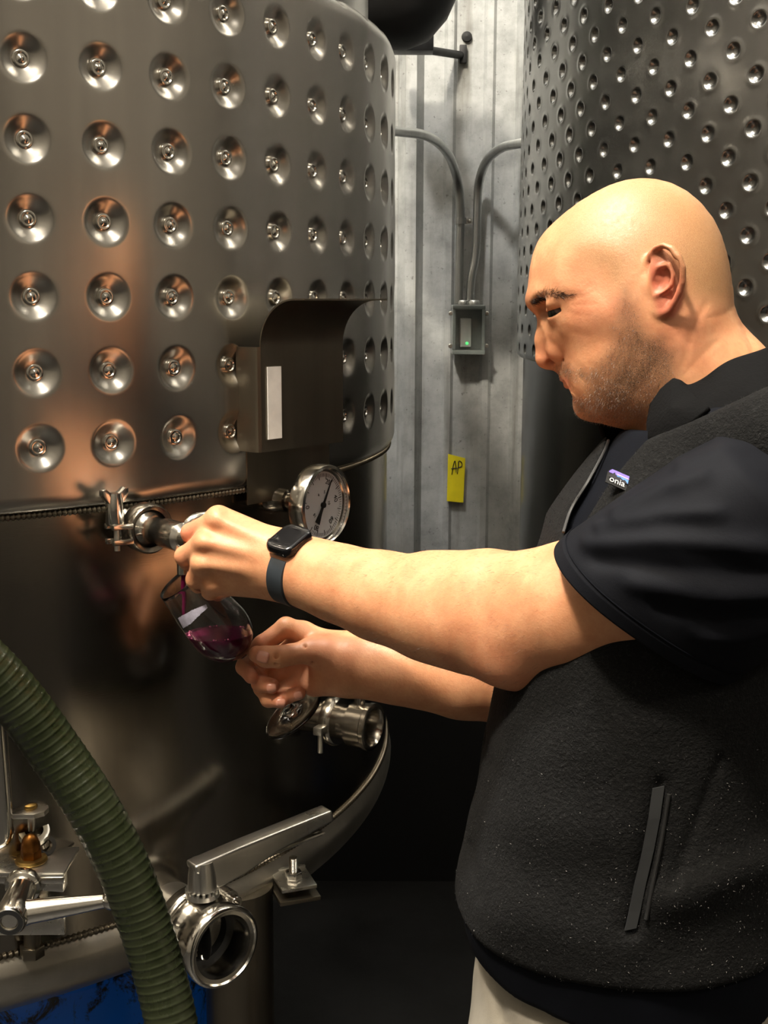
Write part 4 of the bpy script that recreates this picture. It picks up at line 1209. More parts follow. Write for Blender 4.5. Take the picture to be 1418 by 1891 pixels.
def trouser_sdf(P):
    q = P - BO; f = q @ BF; l = q @ BL; z = P[:, 2]
    d = body(P, -0.010) + 0.010 * np.clip((z - 0.95) / 0.03, 0, 1)
    d = smax(d, z - 1.02, 0.01)
    d = smax(d, 0.72 - z, 0.01)
    c0 = BO + BF * 0.0
    for s in (-1, 1):
        top = BO + BF * 0.03 + BL * s * 0.10; top[2] = 0.80
        kn = BO + BF * 0.055 + BL * s * 0.12; kn[2] = 0.48
        an = BO + BF * 0.0 + BL * s * 0.13; an[2] = 0.10
        d = smin(d, chain(P, [top, kn, an], [.105, .075, .062]), 0.05)
    d = d + 0.004 * wav(P, 12, 30)
    # a soft fold by the pocket
    pp = to_pix(P)
    e = seg2(pp, np.array([(905, 1770), (930, 1880)], float)); d = d + .006 * np.exp(-(e / 14) ** 2)
    return d
tlo = BO + np.array([-.27, -.28, 0.03]); thi = BO + np.array([.27, .28, 1.04])
tv_, tq = net(trouser_sdf, tlo, thi, 0.0055, 2)

def shoe_sdf(P):
    d = None
    for s in (-1, 1):
        an = BO + BL * s * 0.13; an[2] = 0.055
        e = chain(P, [an - BF * 0.06, an + BF * 0.06, an + BF * 0.17 - np.array([0, 0, .012])], [.046, .046, .036])
        e = smin(e, rcone(P, an, an + np.array([0, 0, .07]), .045, .05), 0.02)
        e = smax(e, 0.004 - P[:, 2], 0.006)
        d = e if d is None else np.minimum(d, e)
    return d
# ------------------------------------------------------------------ skin and cloth materials, person assembly
def skin():
    t = NT('skin')
    at = t.n('ShaderNodeAttribute', attribute_name='skin_zones')
    sep = t.n('ShaderNodeSeparateColor'); t.l(at.outputs['Color'], sep.inputs[0])
    n1 = t.noise(38, 5, 0.6); n2 = t.noise(240, 3, 0.6); n3 = t.noise(1500, 3, 0.6)
    base = t.ramp(n1, [(0.28, (0.49, 0.205, 0.095)), (0.5, (0.58, 0.268, 0.132)), (0.72, (0.64, 0.325, 0.168))])
    base = t.mix(t.rng(n2, 0, 0.35, 0.5, 0.75), base, (0.50, 0.20, 0.11))
    base = t.mix(sep.outputs[2], base, (0.52, 0.135, 0.085))
    sc = t.n('ShaderNodeMath', operation='MULTIPLY'); sc.inputs[1].default_value = 0.78; t.l(sep.outputs[1], sc.inputs[0])
    base = t.mix(sc.outputs[0], base, t.ramp(n3, [(0.36, (0.25, 0.130, 0.052)), (0.62, (0.43, 0.245, 0.115))]))
    dots = t.n('ShaderNodeMath', operation='MULTIPLY'); t.l(t.rng(n3, 0.35, 1.0, 0.36, 0.62), dots.inputs[0]); t.l(sep.outputs[0], dots.inputs[1])
    base = t.mix(dots.outputs[0], base, (0.085, 0.050, 0.030))
    n4 = t.noise(520, 3, 0.6)
    b = t.bump(n2, 0.32, 0.0008); b = t.bump(n4, 0.30, 0.0005, b); b = t.bump(n3, 0.2, 0.0003, b)
    t.set(Base_Color=base, Roughness=t.rng(n2, 0.40, 0.58, .3, .7), Normal=b)
    t.b.inputs['Subsurface Weight'].default_value = 0.18
    t.b.inputs['Subsurface Radius'].default_value = (0.006, 0.0022, 0.0012)
    t.b.inputs['Subsurface Scale'].default_value = 1.0
    t.b.inputs['Specular IOR Level'].default_value = 0.42
    return t.m
M['skin'] = skin()

def cloth(name, col, fuzz=0.3, scale=420, bump=0.35, rough=0.9, var=0.25, speck=0.0):
    t = NT(name)
    a = t.noise(scale, 3, 0.7); b = t.noise(14, 5, 0.6); c_ = t.noise(scale * 0.35, 4, 0.7)
    base = t.ramp(b, [(0.3, [x * (1 - var) for x in col]), (0.7, [x * (1 + var) for x in col])])
    if speck: base = t.mix(t.rng(a, 0, speck, 0.55, 0.8), base, [min(1, x * 3.2 + 0.01) for x in col])
    nb = t.bump(a, min(bump, 1), 0.0012 * max(bump, 1)); nb = t.bump(c_, min(1, bump * 0.8), 0.002, nb)
    t.set(Base_Color=base, Roughness=rough, Normal=nb)
    t.b.inputs['Sheen Weight'].default_value = fuzz
    t.b.inputs['Sheen Roughness'].default_value = 0.4
    t.b.inputs['Specular IOR Level'].default_value = 0.1
    return t.m
M['fleece'] = cloth('charcoal_fleece', (0.0080, 0.0080, 0.0080), 0.008, 320, 1.6, 0.95, 0.2, 0.6)
M['fleece_smooth'] = cloth('black_fleece', (0.0035, 0.0035, 0.0037), 0.0, 420, 0.5, 0.9)
M['jersey'] = cloth('black_jersey', (0.0050, 0.0055, 0.0078), 0.0, 900, 0.12, 0.75, 0.15)
M['navy'] = cloth('navy_jersey', (0.0024, 0.0030, 0.0052), 0.0, 900, 0.12, 0.8)
M['khaki'] = cloth('khaki_twill', (0.27, 0.245, 0.20), 0.05, 700, 0.2, 0.85, 0.12)
M['hair'] = plain('dark_hair', (0.022, 0.014, 0.009), 0.45)
M['grey_hair'] = plain('grey_hair', (0.34, 0.30, 0.26), 0.4)
M['nail'] = plain('nail', (0.56, 0.25, 0.17), 0.25)
M['zip'] = steel('zip_teeth', (0.10, 0.10, 0.10), 0.45)
M['satin'] = plain('black_satin_tape', (0.020, 0.021, 0.022), 0.6)

person = thing('person', 'bald man in black shirt and fleece vest drawing wine into a glass', 'person', (BO[0], BO[1], 0))

# one body mesh: head, arms, hands, and a plain torso under the clothes
def trunk(P):
    return smax(smax(body(P, -0.03), P[:, 2] - 1.50, 0.02), 0.80 - P[:, 2], 0.02)
kv, kq = net(trunk, blo - np.array([0, 0, .2]), bhi, 0.012, 1)
allv = np.concatenate([hv, lv, rv_, kv]); o1, o2, o3 = len(hv), len(hv) + len(lv), len(hv) + len(lv) + len(rv_)
allq = np.concatenate([hq, lq + o1, rq + o2, kq + o3])
me = quad_mesh('body', allv, allq)
zone = np.zeros((len(allv), 4), np.float32); zone[:, 3] = 1
HL = (hv - HO) @ HM.T
hp2 = HL[:, :2]
def soft(poly, wd_):
    return np.clip(0.5 - poly_sd(hp2, hz2(poly)) / wd_, 0, 1)
BEARD = [(700, 640), (745, 700), (770, 790), (800, 860), (880, 880), (945, 940), (935, 1060), (880, 1180), (790, 1290), (620, 1320), (480, 1290), (440, 1250), (440, 1190), (490, 1165), (520, 1120), (500, 1080), (430, 1075), (350, 1085), (335, 1045), (400, 1000), (450, 1020), (520, 1030), (590, 970), (640, 860), (650, 720)]
SCALP = [(330, 300), (420, 400), (430, 480), (520, 530), (590, 560), (620, 640), (690, 650), (730, 540), (800, 470), (830, 450), (990, 620), (1010, 680), (1130, 700), (1260, 740), (1300, 500), (1150, 200), (800, 20), (400, 150)]
st_ = soft(BEARD, 0.016)
dk = np.exp(-((seg2(hp2, hz2([(800, 900), (850, 960), (760, 1060), (640, 1150)])) / 0.017) ** 2))
zone[:len(hv), 0] = np.clip(st_ * (0.62 + 0.38 * dk), 0, 1)
brow_ = np.clip(0.5 - poly_sd(hp2, hz2([(220, 706), (236, 684), (270, 660), (303, 645), (350, 650), (405, 670), (448, 672), (400, 686), (350, 684), (290, 688), (255, 706), (238, 722)])) / 0.004, 0, 1)
zone[:len(hv), 0] = np.maximum(zone[:len(hv), 0], 0.55 * brow_)
zone[:len(hv), 1] = soft(SCALP, 0.022) * (1 - 0.35 * np.exp(-((hp2 - hz2([(560, 330)])[0]) ** 2).sum(1) / 0.03 ** 2))
near = np.clip((np.abs(HL[:, 2]) - 0.070) / 0.008, 0, 1)
earm = soft([(830, 420), (900, 405), (1005, 450), (1005, 660), (930, 790), (850, 770), (815, 600), (800, 480)], 0.006)
red = 0.75 * earm * near
red = np.maximum(red, 0.30 * np.exp(-((hp2 - hz2([(300, 980)])[0]) ** 2).sum(1) / 0.015 ** 2))
red = np.maximum(red, 0.28 * np.exp(-((hp2 - hz2([(960, 860)])[0]) ** 2).sum(1) / 0.025 ** 2))
red = np.maximum(red, 0.30 * np.exp(-((hp2 - hz2([(560, 720)])[0]) ** 2).sum(1) / 0.03 ** 2))
lipd = np.minimum(seg2(hp2, hz2([(384, 1104), (410, 1094), (445, 1082), (478, 1072)])), seg2(hp2, hz2([(402, 1136), (425, 1125), (452, 1103), (478, 1079)])))
lipm = np.exp(-(lipd / 0.0042) ** 2) * (np.abs(HL[:, 2]) < 0.034)
zone[:len(hv), 0] *= 1 - lipm
red = np.maximum(red, 0.5 * lipm)
zone[:len(hv), 2] = red
# knuckles and fingertips a little redder
def redspots(v, spots):
    m = np.zeros(len(v))
    for q in spots: m = np.maximum(m, q[4] * np.exp(-((v - A3(*q[:3])) ** 2).sum(1) / q[3] ** 2))
    return m
zone[o1:o2, 2] = redspots(lv, [(352, 980, 1.345, .02, .55), (341, 1027, 1.335, .016, .25), (398, 957, 1.325, .014, .2), (945, 1235, 1.10, .05, .30), (420, 1000, 1.32, .03, .15), (860, 1220, 1.13, .04, .2)])
zone[o2:o3, 2] = redspots(rv_, [(474, 1210, 1.378, .016, .35), (464, 1250, 1.39, .02, .5), (505, 1268, 1.385, .02, .45), (522, 1296, 1.385, .02, .5), (552, 1282, 1.382, .02, .5), (478, 1190, 1.40, .02, .35), (560, 1230, 1.41, .03, .3), (590, 1215, 1.375, .03, .2)])
ca = me.color_attributes.new('skin_zones', 'FLOAT_COLOR', 'POINT')
ca.data.foreach_set('color', zone.ravel())
bodyo = link('body', me, M['skin'], person)

# hair that grows on the face: stubble and brow
HN = vnormals(hv, hq)
rng = np.random.RandomState(4)
def strands(name, pts, nrm, lean, length, width, mat, parent, kind='stuff'):
    k = len(pts)
    d = nrm * 0.8 + lean; d /= np.linalg.norm(d, axis=1)[:, None]
    L_ = length * (0.6 + 0.8 * rng.rand(k))[:, None]
    s = np.cross(d, rng.randn(k, 3)); s /= np.linalg.norm(s, axis=1)[:, None]
    s2 = np.cross(d, s)
    w_ = width * (0.8 + 0.4 * rng.rand(k))[:, None]
    base = pts - nrm * 0.0003
    v = np.stack([base + s * w_, base - s * w_ * .5 + s2 * w_ * .86, base - s * w_ * .5 - s2 * w_ * .86, base + d * L_], 1).reshape(-1, 3)
    i = np.arange(k)[:, None] * 4
    f = np.concatenate([i + [0, 1, 3], i + [1, 2, 3], i + [2, 0, 3]])
    m_ = bpy.data.meshes.new(name)
    m_.from_pydata(v.tolist(), [], f.tolist())
    o = link(name, m_, mat, parent)
    o['kind'] = kind
    return o
wgt = np.clip(st_ - 0.25, 0, 1) * (1 - lipm) * (HL[:, 2] < 0.02)
pick = rng.choice(len(hv), 5200, p=wgt / wgt.sum())
down = HM.T @ np.array([-0.15, -1.0, 0]) * 0.9
chin = np.exp(-((hp2[pick] - hz2([(490, 1230)])[0]) ** 2).sum(1) / 0.03 ** 2)
isg = rng.rand(len(pick)) < 0.10 + 0.55 * chin
jit = lambda k: rng.randn(k, 3) * 0.35
a_ = pick[~isg]; strands('stubble', hv[a_], HN[a_], down + jit(len(a_)), 0.0020, 0.00012, M['hair'], bodyo)
a_ = pick[isg]; strands('grey_stubble', hv[a_], HN[a_], down + jit(len(a_)), 0.0024, 0.00013, M['grey_hair'], bodyo)
BROW = [(220, 706), (236, 684), (270, 660), (303, 645), (350, 650), (405, 670), (448, 672), (400, 686), (350, 684), (290, 688), (255, 706), (238, 722)]
bm_ = np.clip(0.5 - poly_sd(hp2, hz2(BROW)) / 0.003, 0, 1) * (HL[:, 2] < 0.012)
pick = rng.choice(len(hv), 1500, p=bm_ / bm_.sum())
strands('eyebrow', hv[pick], HN[pick] * 0.5, HM.T @ np.array([1.0, 0.25, 0]) * 0.9 + jit(1500) * 0.8, 0.0055, 0.00018, M['hair'], bodyo)
# lash line and eyeball under the lid
lash = [HO + HM.T @ Hm(x, y, w) for x, y, w in ((304, 750, .0345), (326, 743, .0400), (350, 735, .0432), (385, 724, .0452), (424, 714, .0440))]
MB().tube(spline(lash, 6), 0.0005, 8).build('lash_line', M['hair'], bodyo)
def eye_mat():
    t = NT('eye')
    tc = t.n('ShaderNodeTexCoord'); nz = t.noise(60)
    at_ = t.n('ShaderNodeAttribute', attribute_name='iris_shade')
    t.set(Base_Color=t.mix(at_.outputs['Fac'], t.mix(t.rng(nz, 0, .3), (0.22, 0.20, 0.18), (0.2, 0.13, 0.11)), (0.020, 0.022, 0.014)), Roughness=0.08)  # dim sclera and oversized dark iris paint in the shade under the lid
    return t.m
eyec = HO + HM.T @ Hm(368, 754, .0305)
gaze = Vector(HM.T @ np.array([-0.80, -0.52, -0.18])).normalized()
er = 0.0122
prof_ = [(er * math.sin(math.pi * k / 24), -er * math.cos(math.pi * k / 24)) for k in range(25)]
eo = MB().lathe(prof_, eyec, gaze, 32).build('eyeball', eye_mat(), bodyo)
iv = np.array([(1.0 if (v_.co - Vector(eyec)).normalized().dot(gaze) > 0.40 else 0.0) for v_ in eo.data.vertices], np.float32)
ia = eo.data.attributes.new('iris_shade', 'FLOAT', 'POINT'); ia.data.foreach_set('value', iv)
# fine hair on the forearm
LN = vnormals(lv, lq)
lp2 = to_pix(lv)
mw = (lp2[:, 0] > 600) & (lp2[:, 0] < 1000) & (LN[:, 1] < 0.5)
pick = rng.choice(len(lv), 1500, p=mw / mw.sum())
strands('arm_hair', lv[pick], LN[pick] * 0.35, np.array([-0.7, 0.3, -0.35]) + jit(1500) * 0.7, 0.0060, 0.00007, M['hair'], bodyo)
# finger nails
def nail(name, c, n_, d_, w_, l_):
    n_ = Vector(n_).normalized(); d_ = Vector(d_); d_ = (d_ - n_ * d_.dot(n_)).normalized(); e_ = n_.cross(d_)
    vs = []; fs = []
    for i in range(7):
        for j in range(7):
            a = (i / 6 - .5) * 2; b = (j / 6 - .5) * 2
            rx = a * math.sqrt(1 - 0.35 * b * b); ry = b * math.sqrt(1 - 0.25 * a * a)
            vs.append(Vector(c) + d_ * (ry * l_) + e_ * (rx * w_) - n_ * (0.9 * w_ * 0.5 * rx * rx + 0.12 * l_ * ry * ry))
    for i in range(6):
        for j in range(6): fs.append((i * 7 + j, i * 7 + j + 1, i * 7 + j + 8, i * 7 + j + 7))
    o = MB().add(vs, fs).build('nail', M['nail'], bodyo)
    md = o.modifiers.new('thick', 'SOLIDIFY'); md.thickness = 0.0008; md.offset = -1
def onsurf(verts, px, py, ymax):
    """nearest visible vertex to a pixel"""
    pp = to_pix(verts); m = ((pp - np.array([px, py])) ** 2).sum(1) < 9
    i = np.where(m)[0]
    return i[np.argmin(verts[i, 1])]
RN = vnormals(rv_, rq)
for (px, py), (qx, qy), w_, l_ in (((482, 1212), (470, 1209), .0066, .0078), ((499, 1272), (509, 1271), .0054, .0058), ((516, 1297), (526, 1297), .0050, .0056), ((549, 1284), (558, 1281), .0046, .0052)):
    i = onsurf(rv_, px, py, 2)
    nail('nail', rv_[i] + RN[i] * 0.0006, RN[i], A3(qx, qy, rv_[i, 1]) - A3(px, py, rv_[i, 1]), w_, l_)

# clothes
link('trousers', quad_mesh('trousers', tv_, tq), M['khaki'], person, 'light khaki trousers')
shirt = link('shirt', quad_mesh('shirt', sv_, sq), M['navy'], person, 'dark navy shirt showing below the vest and at the chest')
vest = link('vest', quad_mesh('vest', vv, vq), M['fleece'], person, 'charcoal fleece vest with zipped side pocket')
shv, shq = net(shoe_sdf, BO + np.array([-.32, -.26, -.02]), BO + np.array([.2, .26, .2]), 0.007, 1)
link('shoes', quad_mesh('shoes', shv, shq), M['black_rubber'], person)

# short sleeve: rings from hem to shoulder, (top pixel, bottom pixel, centre depth, half thickness)
RINGS = [((1030, 1006), (1374, 1243), 1.068, .094), ((1050, 985), (1390, 1222), 1.063, .096), ((1105, 945), (1425, 1190), 1.056, .098), ((1170, 900), (1470, 1150), 1.050, .100), ((1245, 848), (1530, 1100), 1.048, .100), ((1330, 800), (1590, 1040), 1.052, .097), ((1430, 782), (1600, 985), 1.080, .088), ((1475, 815), (1575, 945), 1.125, .066), ((1495, 850), (1540, 910), 1.17, .03), ((1510, 875), (1520, 890), 1.19, .005)]
ns = 96
rings = []
for tp, bt, yc, hd in RINGS:
    a = A3(tp[0], tp[1], yc); b = A3(bt[0], bt[1], yc)
    rings.append((0.5 * (a + b), 0.5 * (a - b), hd))
nu = 90
tt = np.linspace(0, len(rings) - 1, nu)
def ri_(k): return np.stack([np.interp(tt, np.arange(len(rings)), np.array([np.atleast_1d(r[k])[j] for r in rings])) for j in range(len(np.atleast_1d(rings[0][k])))], 1)
Cn, Up, Hd = ri_(0), ri_(1), ri_(2)
ang = np.linspace(0, 2 * np.pi, ns, endpoint=False)
ca_, sa_ = np.sign(np.cos(ang)) * np.abs(np.cos(ang)) ** 0.85, np.sign(np.sin(ang)) * np.abs(np.sin(ang)) ** 0.85
sl = Cn[:, None] + ca_[None, :, None] * Up[:, None] + sa_[None, :, None] * (Hd[:, None] * np.array([-0.32, -1.0, -0.03]))
slf = sl.reshape(-1, 3)
ax_n = slf - np.repeat(Cn, ns, 0); ax_n /= np.linalg.norm(ax_n, axis=1)[:, None]
pp = to_pix(slf)
disp = 0.0018 * wav(slf, 21, 45)
FOLDS = [([(1140, 950), (1230, 900), (1300, 880)], 13, .006), ([(1110, 975), (1220, 950), (1330, 945)], 12, .005), ([(1090, 1005), (1230, 1000), (1418, 1010)], 16, .0065), ([(1100, 1035), (1240, 1050), (1418, 1060)], 14, -.004), ([(1170, 1080), (1300, 1100), (1440, 1100)], 18, .005), ([(1220, 1120), (1330, 1140), (1440, 1130)], 16, -.004), ([(1260, 860), (1340, 830), (1418, 815)], 14, .004), ([(1300, 1180), (1360, 1180), (1440, 1160)], 14, .004), ([(1300, 790), (1360, 790), (1418, 785)], 10, .004)]
for l, wd_, am in FOLDS:
    disp += am * np.exp(-(seg2(pp, np.array(l, float)) / wd_) ** 2) * (ax_n[:, 1] < 0.2)
# hem band stands proud by a stitch
hemk = np.repeat(np.clip(1 - tt / 0.85, 0, 1) > 0, ns)
disp += np.where(hemk, 0.0010, 0.0)
slf = slf + ax_n * disp[:, None]
i_ = np.arange(nu - 1)[:, None] * ns + np.arange(ns)[None, :]
j_ = np.arange(nu - 1)[:, None] * ns + (np.arange(ns)[None, :] + 1) % ns
fq = np.stack([i_, j_, j_ + ns, i_ + ns], -1).reshape(-1, 4)
sleeve = link('sleeve', quad_mesh('sleeve', slf, fq), M['jersey'], person, 'black short shirt sleeve')
md = sleeve.modifiers.new('thick', 'SOLIDIFY'); md.thickness = 0.0022; md.offset = -1
# hem stitching line
MB().tube([slf[int(nu * 0.115) * ns + k] + ax_n[int(nu * 0.115) * ns + k] * 0.0004 for k in list(range(ns)) + [0]], 0.0006, 6).build('hem_stitch', M['navy'], sleeve)

# stand-up collar: (bottom, middle, top) columns from the near front round the neck to the far front
COLL = [((1199, 815, 1.128), (1199, 782, 1.138), (1206, 745, 1.150)), ((1215, 812, 1.112), (1218, 765, 1.126), (1226, 716, 1.142)), ((1240, 803, 1.100), (1246, 752, 1.112), (1249, 701, 1.134)),
        ((1275, 790, 1.090), (1278, 760, 1.100), (1270, 712, 1.130)), ((1315, 772, 1.084), (1312, 745, 1.094), (1300, 700, 1.124)), ((1365, 748, 1.082), (1360, 715, 1.096), (1345, 668, 1.122)), ((1425, 720, 1.09), (1420, 690, 1.105), (1410, 645, 1.130)),
        ((1490, 690, 1.14), (1490, 655, 1.15), (1475, 610, 1.165)), ((1510, 675, 1.22), (1505, 640, 1.22), (1490, 600, 1.22)), ((1470, 690, 1.30), (1465, 655, 1.295), (1455, 615, 1.29)), ((1370, 745, 1.345), (1365, 715, 1.335), (1355, 680, 1.32)), ((1270, 800, 1.34), (1262, 775, 1.33), (1250, 745, 1.315)), ((1180, 825, 1.315), (1168, 803, 1.305), (1160, 780, 1.295)), ((1130, 830, 1.28), (1112, 806, 1.275), (1102, 775, 1.268))]
cols = []
for k in range(3):
    cols.append(spline([pix(*c[k]) for c in COLL], 8))
nc = len(cols[0]); rows = []
for t_ in np.linspace(0, 1, 9):
    if t_ < .5: rows.append([cols[0][i].lerp(cols[1][i], t_ * 2) for i in range(nc)])
    else: rows.append([cols[1][i].lerp(cols[2][i], t_ * 2 - 1) for i in range(nc)])
cvs = [q for r in rows for q in r]
cfs = [(i * nc + j, i * nc + j + 1, (i + 1) * nc + j + 1, (i + 1) * nc + j) for i in range(8) for j in range(nc - 1)]
cb = MB().add([tuple(q) for q in cvs], cfs).build('collar', M['fleece_smooth'], vest)
md = cb.modifiers.new('thick', 'SOLIDIFY'); md.thickness = 0.008; md.offset = 0
md = cb.modifiers.new('round', 'SUBSURF'); md.levels = 1; md.render_levels = 2

# turned-out front flap of the collar
fl = [(1199, 814, 1.108), (1199, 782, 1.118), (1205, 746, 1.130), (1222, 720, 1.127), (1247, 698, 1.117), (1267, 714, 1.108), (1286, 736, 1.095), (1313, 755, 1.072), (1282, 780, 1.074), (1240, 802, 1.086)]
fc = pix(1240, 756, 1.094)
fb = MB().add([tuple(pix(*q)) for q in fl] + [tuple(fc)], [(i, (i + 1) % 10, 10) for i in range(10)]).build('collar_flap', M['fleece_smooth'], vest, 'turned out front flap of the collar')
md = fb.modifiers.new('thick', 'SOLIDIFY'); md.thickness = 0.006; md.offset = 0
md = fb.modifiers.new('soft', 'BEVEL'); md.width = 0.002; md.segments = 2
# sleeve of the far arm
MB().tube([pix(1345, 880, 1.38), pix(1300, 960, 1.395), pix(1240, 1060, 1.41), pix(1195, 1140, 1.42)], [.082, .082, .080, .078], 40, cap=False).build('sleeve', M['jersey'], person, 'black short shirt sleeve')
# zip, pocket tape, hem tape, chest label follow the vest surface
VN = vnormals(vv, vq)
def on_vest(px, py, lift=0.0006):
    pp_ = to_pix(vv); m = ((pp_ - np.array([px, py])) ** 2).sum(1) < 80
    i = np.where(m & (vv[:, 1] < 1.27))[0]
    if len(i) == 0:
        return pix(px, py, 1.12), Vector((0, -1, 0))
    i = i[np.argmin(vv[i, 1])]
    y = vv[i, 1]
    return Vector(pix(px, py, y)) + Vector(VN[i]) * lift, Vector(VN[i])
zp = spline([on_vest(*q, lift=0.001)[0] for q in ((1122, 815), (1112, 838), (1086, 890), (1054, 940), (1040, 985))], 8)
MB().tube(zp, 0.0016, 8).build('zip_edge', M['zip'], vest)
pk = [on_vest(*q, lift=0.0025) for q in ((1218, 1452), (1210, 1510), (1199, 1570), (1186, 1630), (1174, 1680), (1166, 1716))]
vs = []; fs = []
for q, n_ in pk:
    for s in (-1, 1): vs.append(q + Vector((0.0050 * s, 0.0006 * math.sin(q.z * 90), 0.0012 * s)))
for i in range(len(pk) - 1): fs.append((2 * i, 2 * i + 1, 2 * i + 3, 2 * i + 2))
po = MB().add([tuple(q) for q in vs], fs).build('pocket_tape', M['satin'], vest, 'shiny black tape along the side pocket', smooth=False)
md = po.modifiers.new('thick', 'SOLIDIFY'); md.thickness = 0.002; md.offset = 0
pz_ = [on_vest(px + 17, py + 6, 0.0012)[0] for px, py in ((1218, 1460), (1205, 1540), (1192, 1610), (1176, 1690))]
MB().tube(spline(pz_, 6), 0.0018, 8).build('pocket_zip', M['ink'], vest)
# chest label, lint, hem edge
lb, ln_ = on_vest(1148, 890, 0.0016)
l1 = (Vector(pix(1168, 889, lb.y)) - Vector(pix(1140, 877, lb.y))).normalized()
ln_ = (ln_ - l1 * ln_.dot(l1)).normalized()
if ln_.y > 0: ln_ = -ln_
l2 = ln_.cross(l1)
if l2.z < 0: l2 = -l2
lab = MB().prism([(-0.0135, -0.0085), (0.0095, -0.0085), (0.0095, 0.0055), (0.0065, 0.0078), (-0.0105, 0.0078), (-0.0135, 0.004)], lb, l1, l2, ln_, 0.0010).build('chest_label', M['ink'], vest, 'small striped chest label with a dark mountain outline')
def stripe(col, poly, lift):
    MB().prism(poly, lb + ln_ * lift, l1, l2, ln_, 0.0003).build('label_stripe', plain('label_thread', col, 0.6, 0, 0.05), lab, smooth=False)
stripe((0.20, 0.14, 0.62), [(-0.0125, 0.0030), (0.0090, 0.0030), (0.0090, 0.0054), (0.0063, 0.0072), (-0.0103, 0.0072), (-0.0125, 0.0045)], 0.0011)
stripe((0.75, 0.42, 0.62), [(-0.0050, 0.0032), (0.0090, 0.0032), (0.0090, 0.0042), (-0.0050, 0.0042)], 0.0014)
stripe((0.10, 0.25, 0.68), [(-0.0050, 0.0000), (0.0090, -0.0020), (0.0090, 0.0030), (-0.0050, 0.0030)], 0.0012)
stripe((0.02, 0.02, 0.025), [(-0.0118, -0.001), (-0.0075, 0.0048), (-0.0062, 0.0020), (-0.0040, 0.0012), (-0.002, 0.002), (0.001, 0.0004), (0.003, 0.0012), (0.0065, -0.002), (-0.0118, -0.002)], 0.0016)
text_mesh('label_lettering', 'onia', 0.0088, lb - l1 * 0.0035 - l2 * 0.0036 + ln_ * 0.0018, l1, l2, ln_, M['white_label'], lab)
# lint and fleece pills
vp = to_pix(vv)
m = (vv[:, 1] < 1.2) & (vp[:, 1] > 1380) & (VN[:, 1] < 0.2)
wv = m * (0.15 + np.clip((vp[:, 0] - 900) / 400, 0, 1.2)) * np.clip((vp[:, 1] - 1330) / 250, 0.1, 1)
pick = rng.choice(len(vv), 900, p=wv / wv.sum())
strands('lint', vv[pick] + VN[pick] * 0.0006, VN[pick] * 0.3, rng.randn(900, 3), 0.0016, 0.00028, plain('lint', (0.22, 0.21, 0.20), 0.8), vest)
m = (vv[:, 1] < 1.2) & (vp[:, 1] > 700)
pick = rng.choice(len(vv), 9000, p=m / m.sum())
strands('fleece_pile', vv[pick], VN[pick], rng.randn(9000, 3) * 0.8, 0.0024, 0.00030, plain('pile', (0.011, 0.011, 0.011), 0.9), vest)

# ------------------------------------------------------------------ wrist watch
wa = (Vector(A3(640, 1081, 1.263)) - Vector(A3(535, 1046, 1.312))).normalized()     # towards the elbow
wc = Vector(A3(549, 1056, 1.301))
toc = (CAM - wc).normalized()
wN = (UPZ * 0.80 + toc * 0.62 - wa * (UPZ * 0.80 + toc * 0.62).dot(wa)).normalized()
wB = wN.cross(wa).normalized()
if wB.z > 0: wB = -wB                                                                # round the wrist, downwards to the viewer
watch = thing('wrist_watch', 'black smart watch with rubber band on the left wrist', 'watch', wc - wN * 0.03)
M['watch_case'] = plain('dark_aluminium', (0.015, 0.016, 0.018), 0.25, 0.8)
M['watch_glass'] = plain('watch_glass', (0.004, 0.004, 0.005), 0.06, 0, 0.02)
M['band'] = plain('slate_rubber_band', (0.016, 0.022, 0.028), 0.55)
def rrect(a, b, r, k=6):
    out = []
    for sx, sy, a0 in ((1, 1, 0), (-1, 1, 90), (-1, -1, 180), (1, -1, 270)):
        for i in range(k + 1):
            t_ = math.radians(a0 + 90 * i / k)
            out.append((sx * (a / 2 - r) + r * math.cos(t_), sy * (b / 2 - r) + r * math.sin(t_)))
    return out
wr_ = 0.0350
cc_ = wc + wN * (wr_ + 0.0005)
def rsolid(layers):
    mb = MB(); vs = []; fs = []; k = None
    for sc_, h_ in layers:
        pl = rrect(0.037 * sc_, 0.044 * sc_, 0.010 * sc_); k = len(pl)
        vs += [cc_ + wa * x + wB * y + wN * h_ for x, y in pl]
    for i in range(len(layers) - 1):
        for j in range(k): fs.append((i * k + j, i * k + (j + 1) % k, (i + 1) * k + (j + 1) % k, (i + 1) * k + j))
    fs.append(tuple(range(k))); fs.append(tuple((len(layers) - 1) * k + j for j in range(k)))
    return mb.add([tuple(v) for v in vs], fs)
rsolid([(0.86, -0.001), (0.96, 0.001), (1.0, 0.004), (1.0, 0.0075), (0.985, 0.0085)]).build('case', M['watch_case'], watch)
rsolid([(0.985, 0.0086), (0.975, 0.0100), (0.93, 0.0112), (0.86, 0.0117), (0.5, 0.0118)]).build('screen', M['watch_glass'], watch)
MB().lathe([(0.0035, 0), (0.0035, 0.002), (0.003, 0.0027), (0, 0.0027)], cc_ - wa * 0.0185 + wN * 0.0055 + wB * 0.009, -wa, 18).build('crown', M['watch_case'], watch)
band = MB()
vs = []; fs = []; nb_ = 72
for k in range(nb_ + 1):
    t_ = math.radians(34) + (2 * math.pi - math.radians(68)) * k / nb_
    rd = wN * math.cos(t_) + wB * math.sin(t_)
    hw_ = 0.0115
    for dr_, dw in ((0, -hw_), (0, hw_), (0.0026, hw_ - .001), (0.0026, -hw_ + .001)):
        vs.append(wc + rd * (wr_ + 0.0002 + dr_) + wa * dw)
for k in range(nb_):
    for j in range(4): fs.append((4 * k + j, 4 * k + (j + 1) % 4, 4 * k + 4 + (j + 1) % 4, 4 * k + 4 + j))
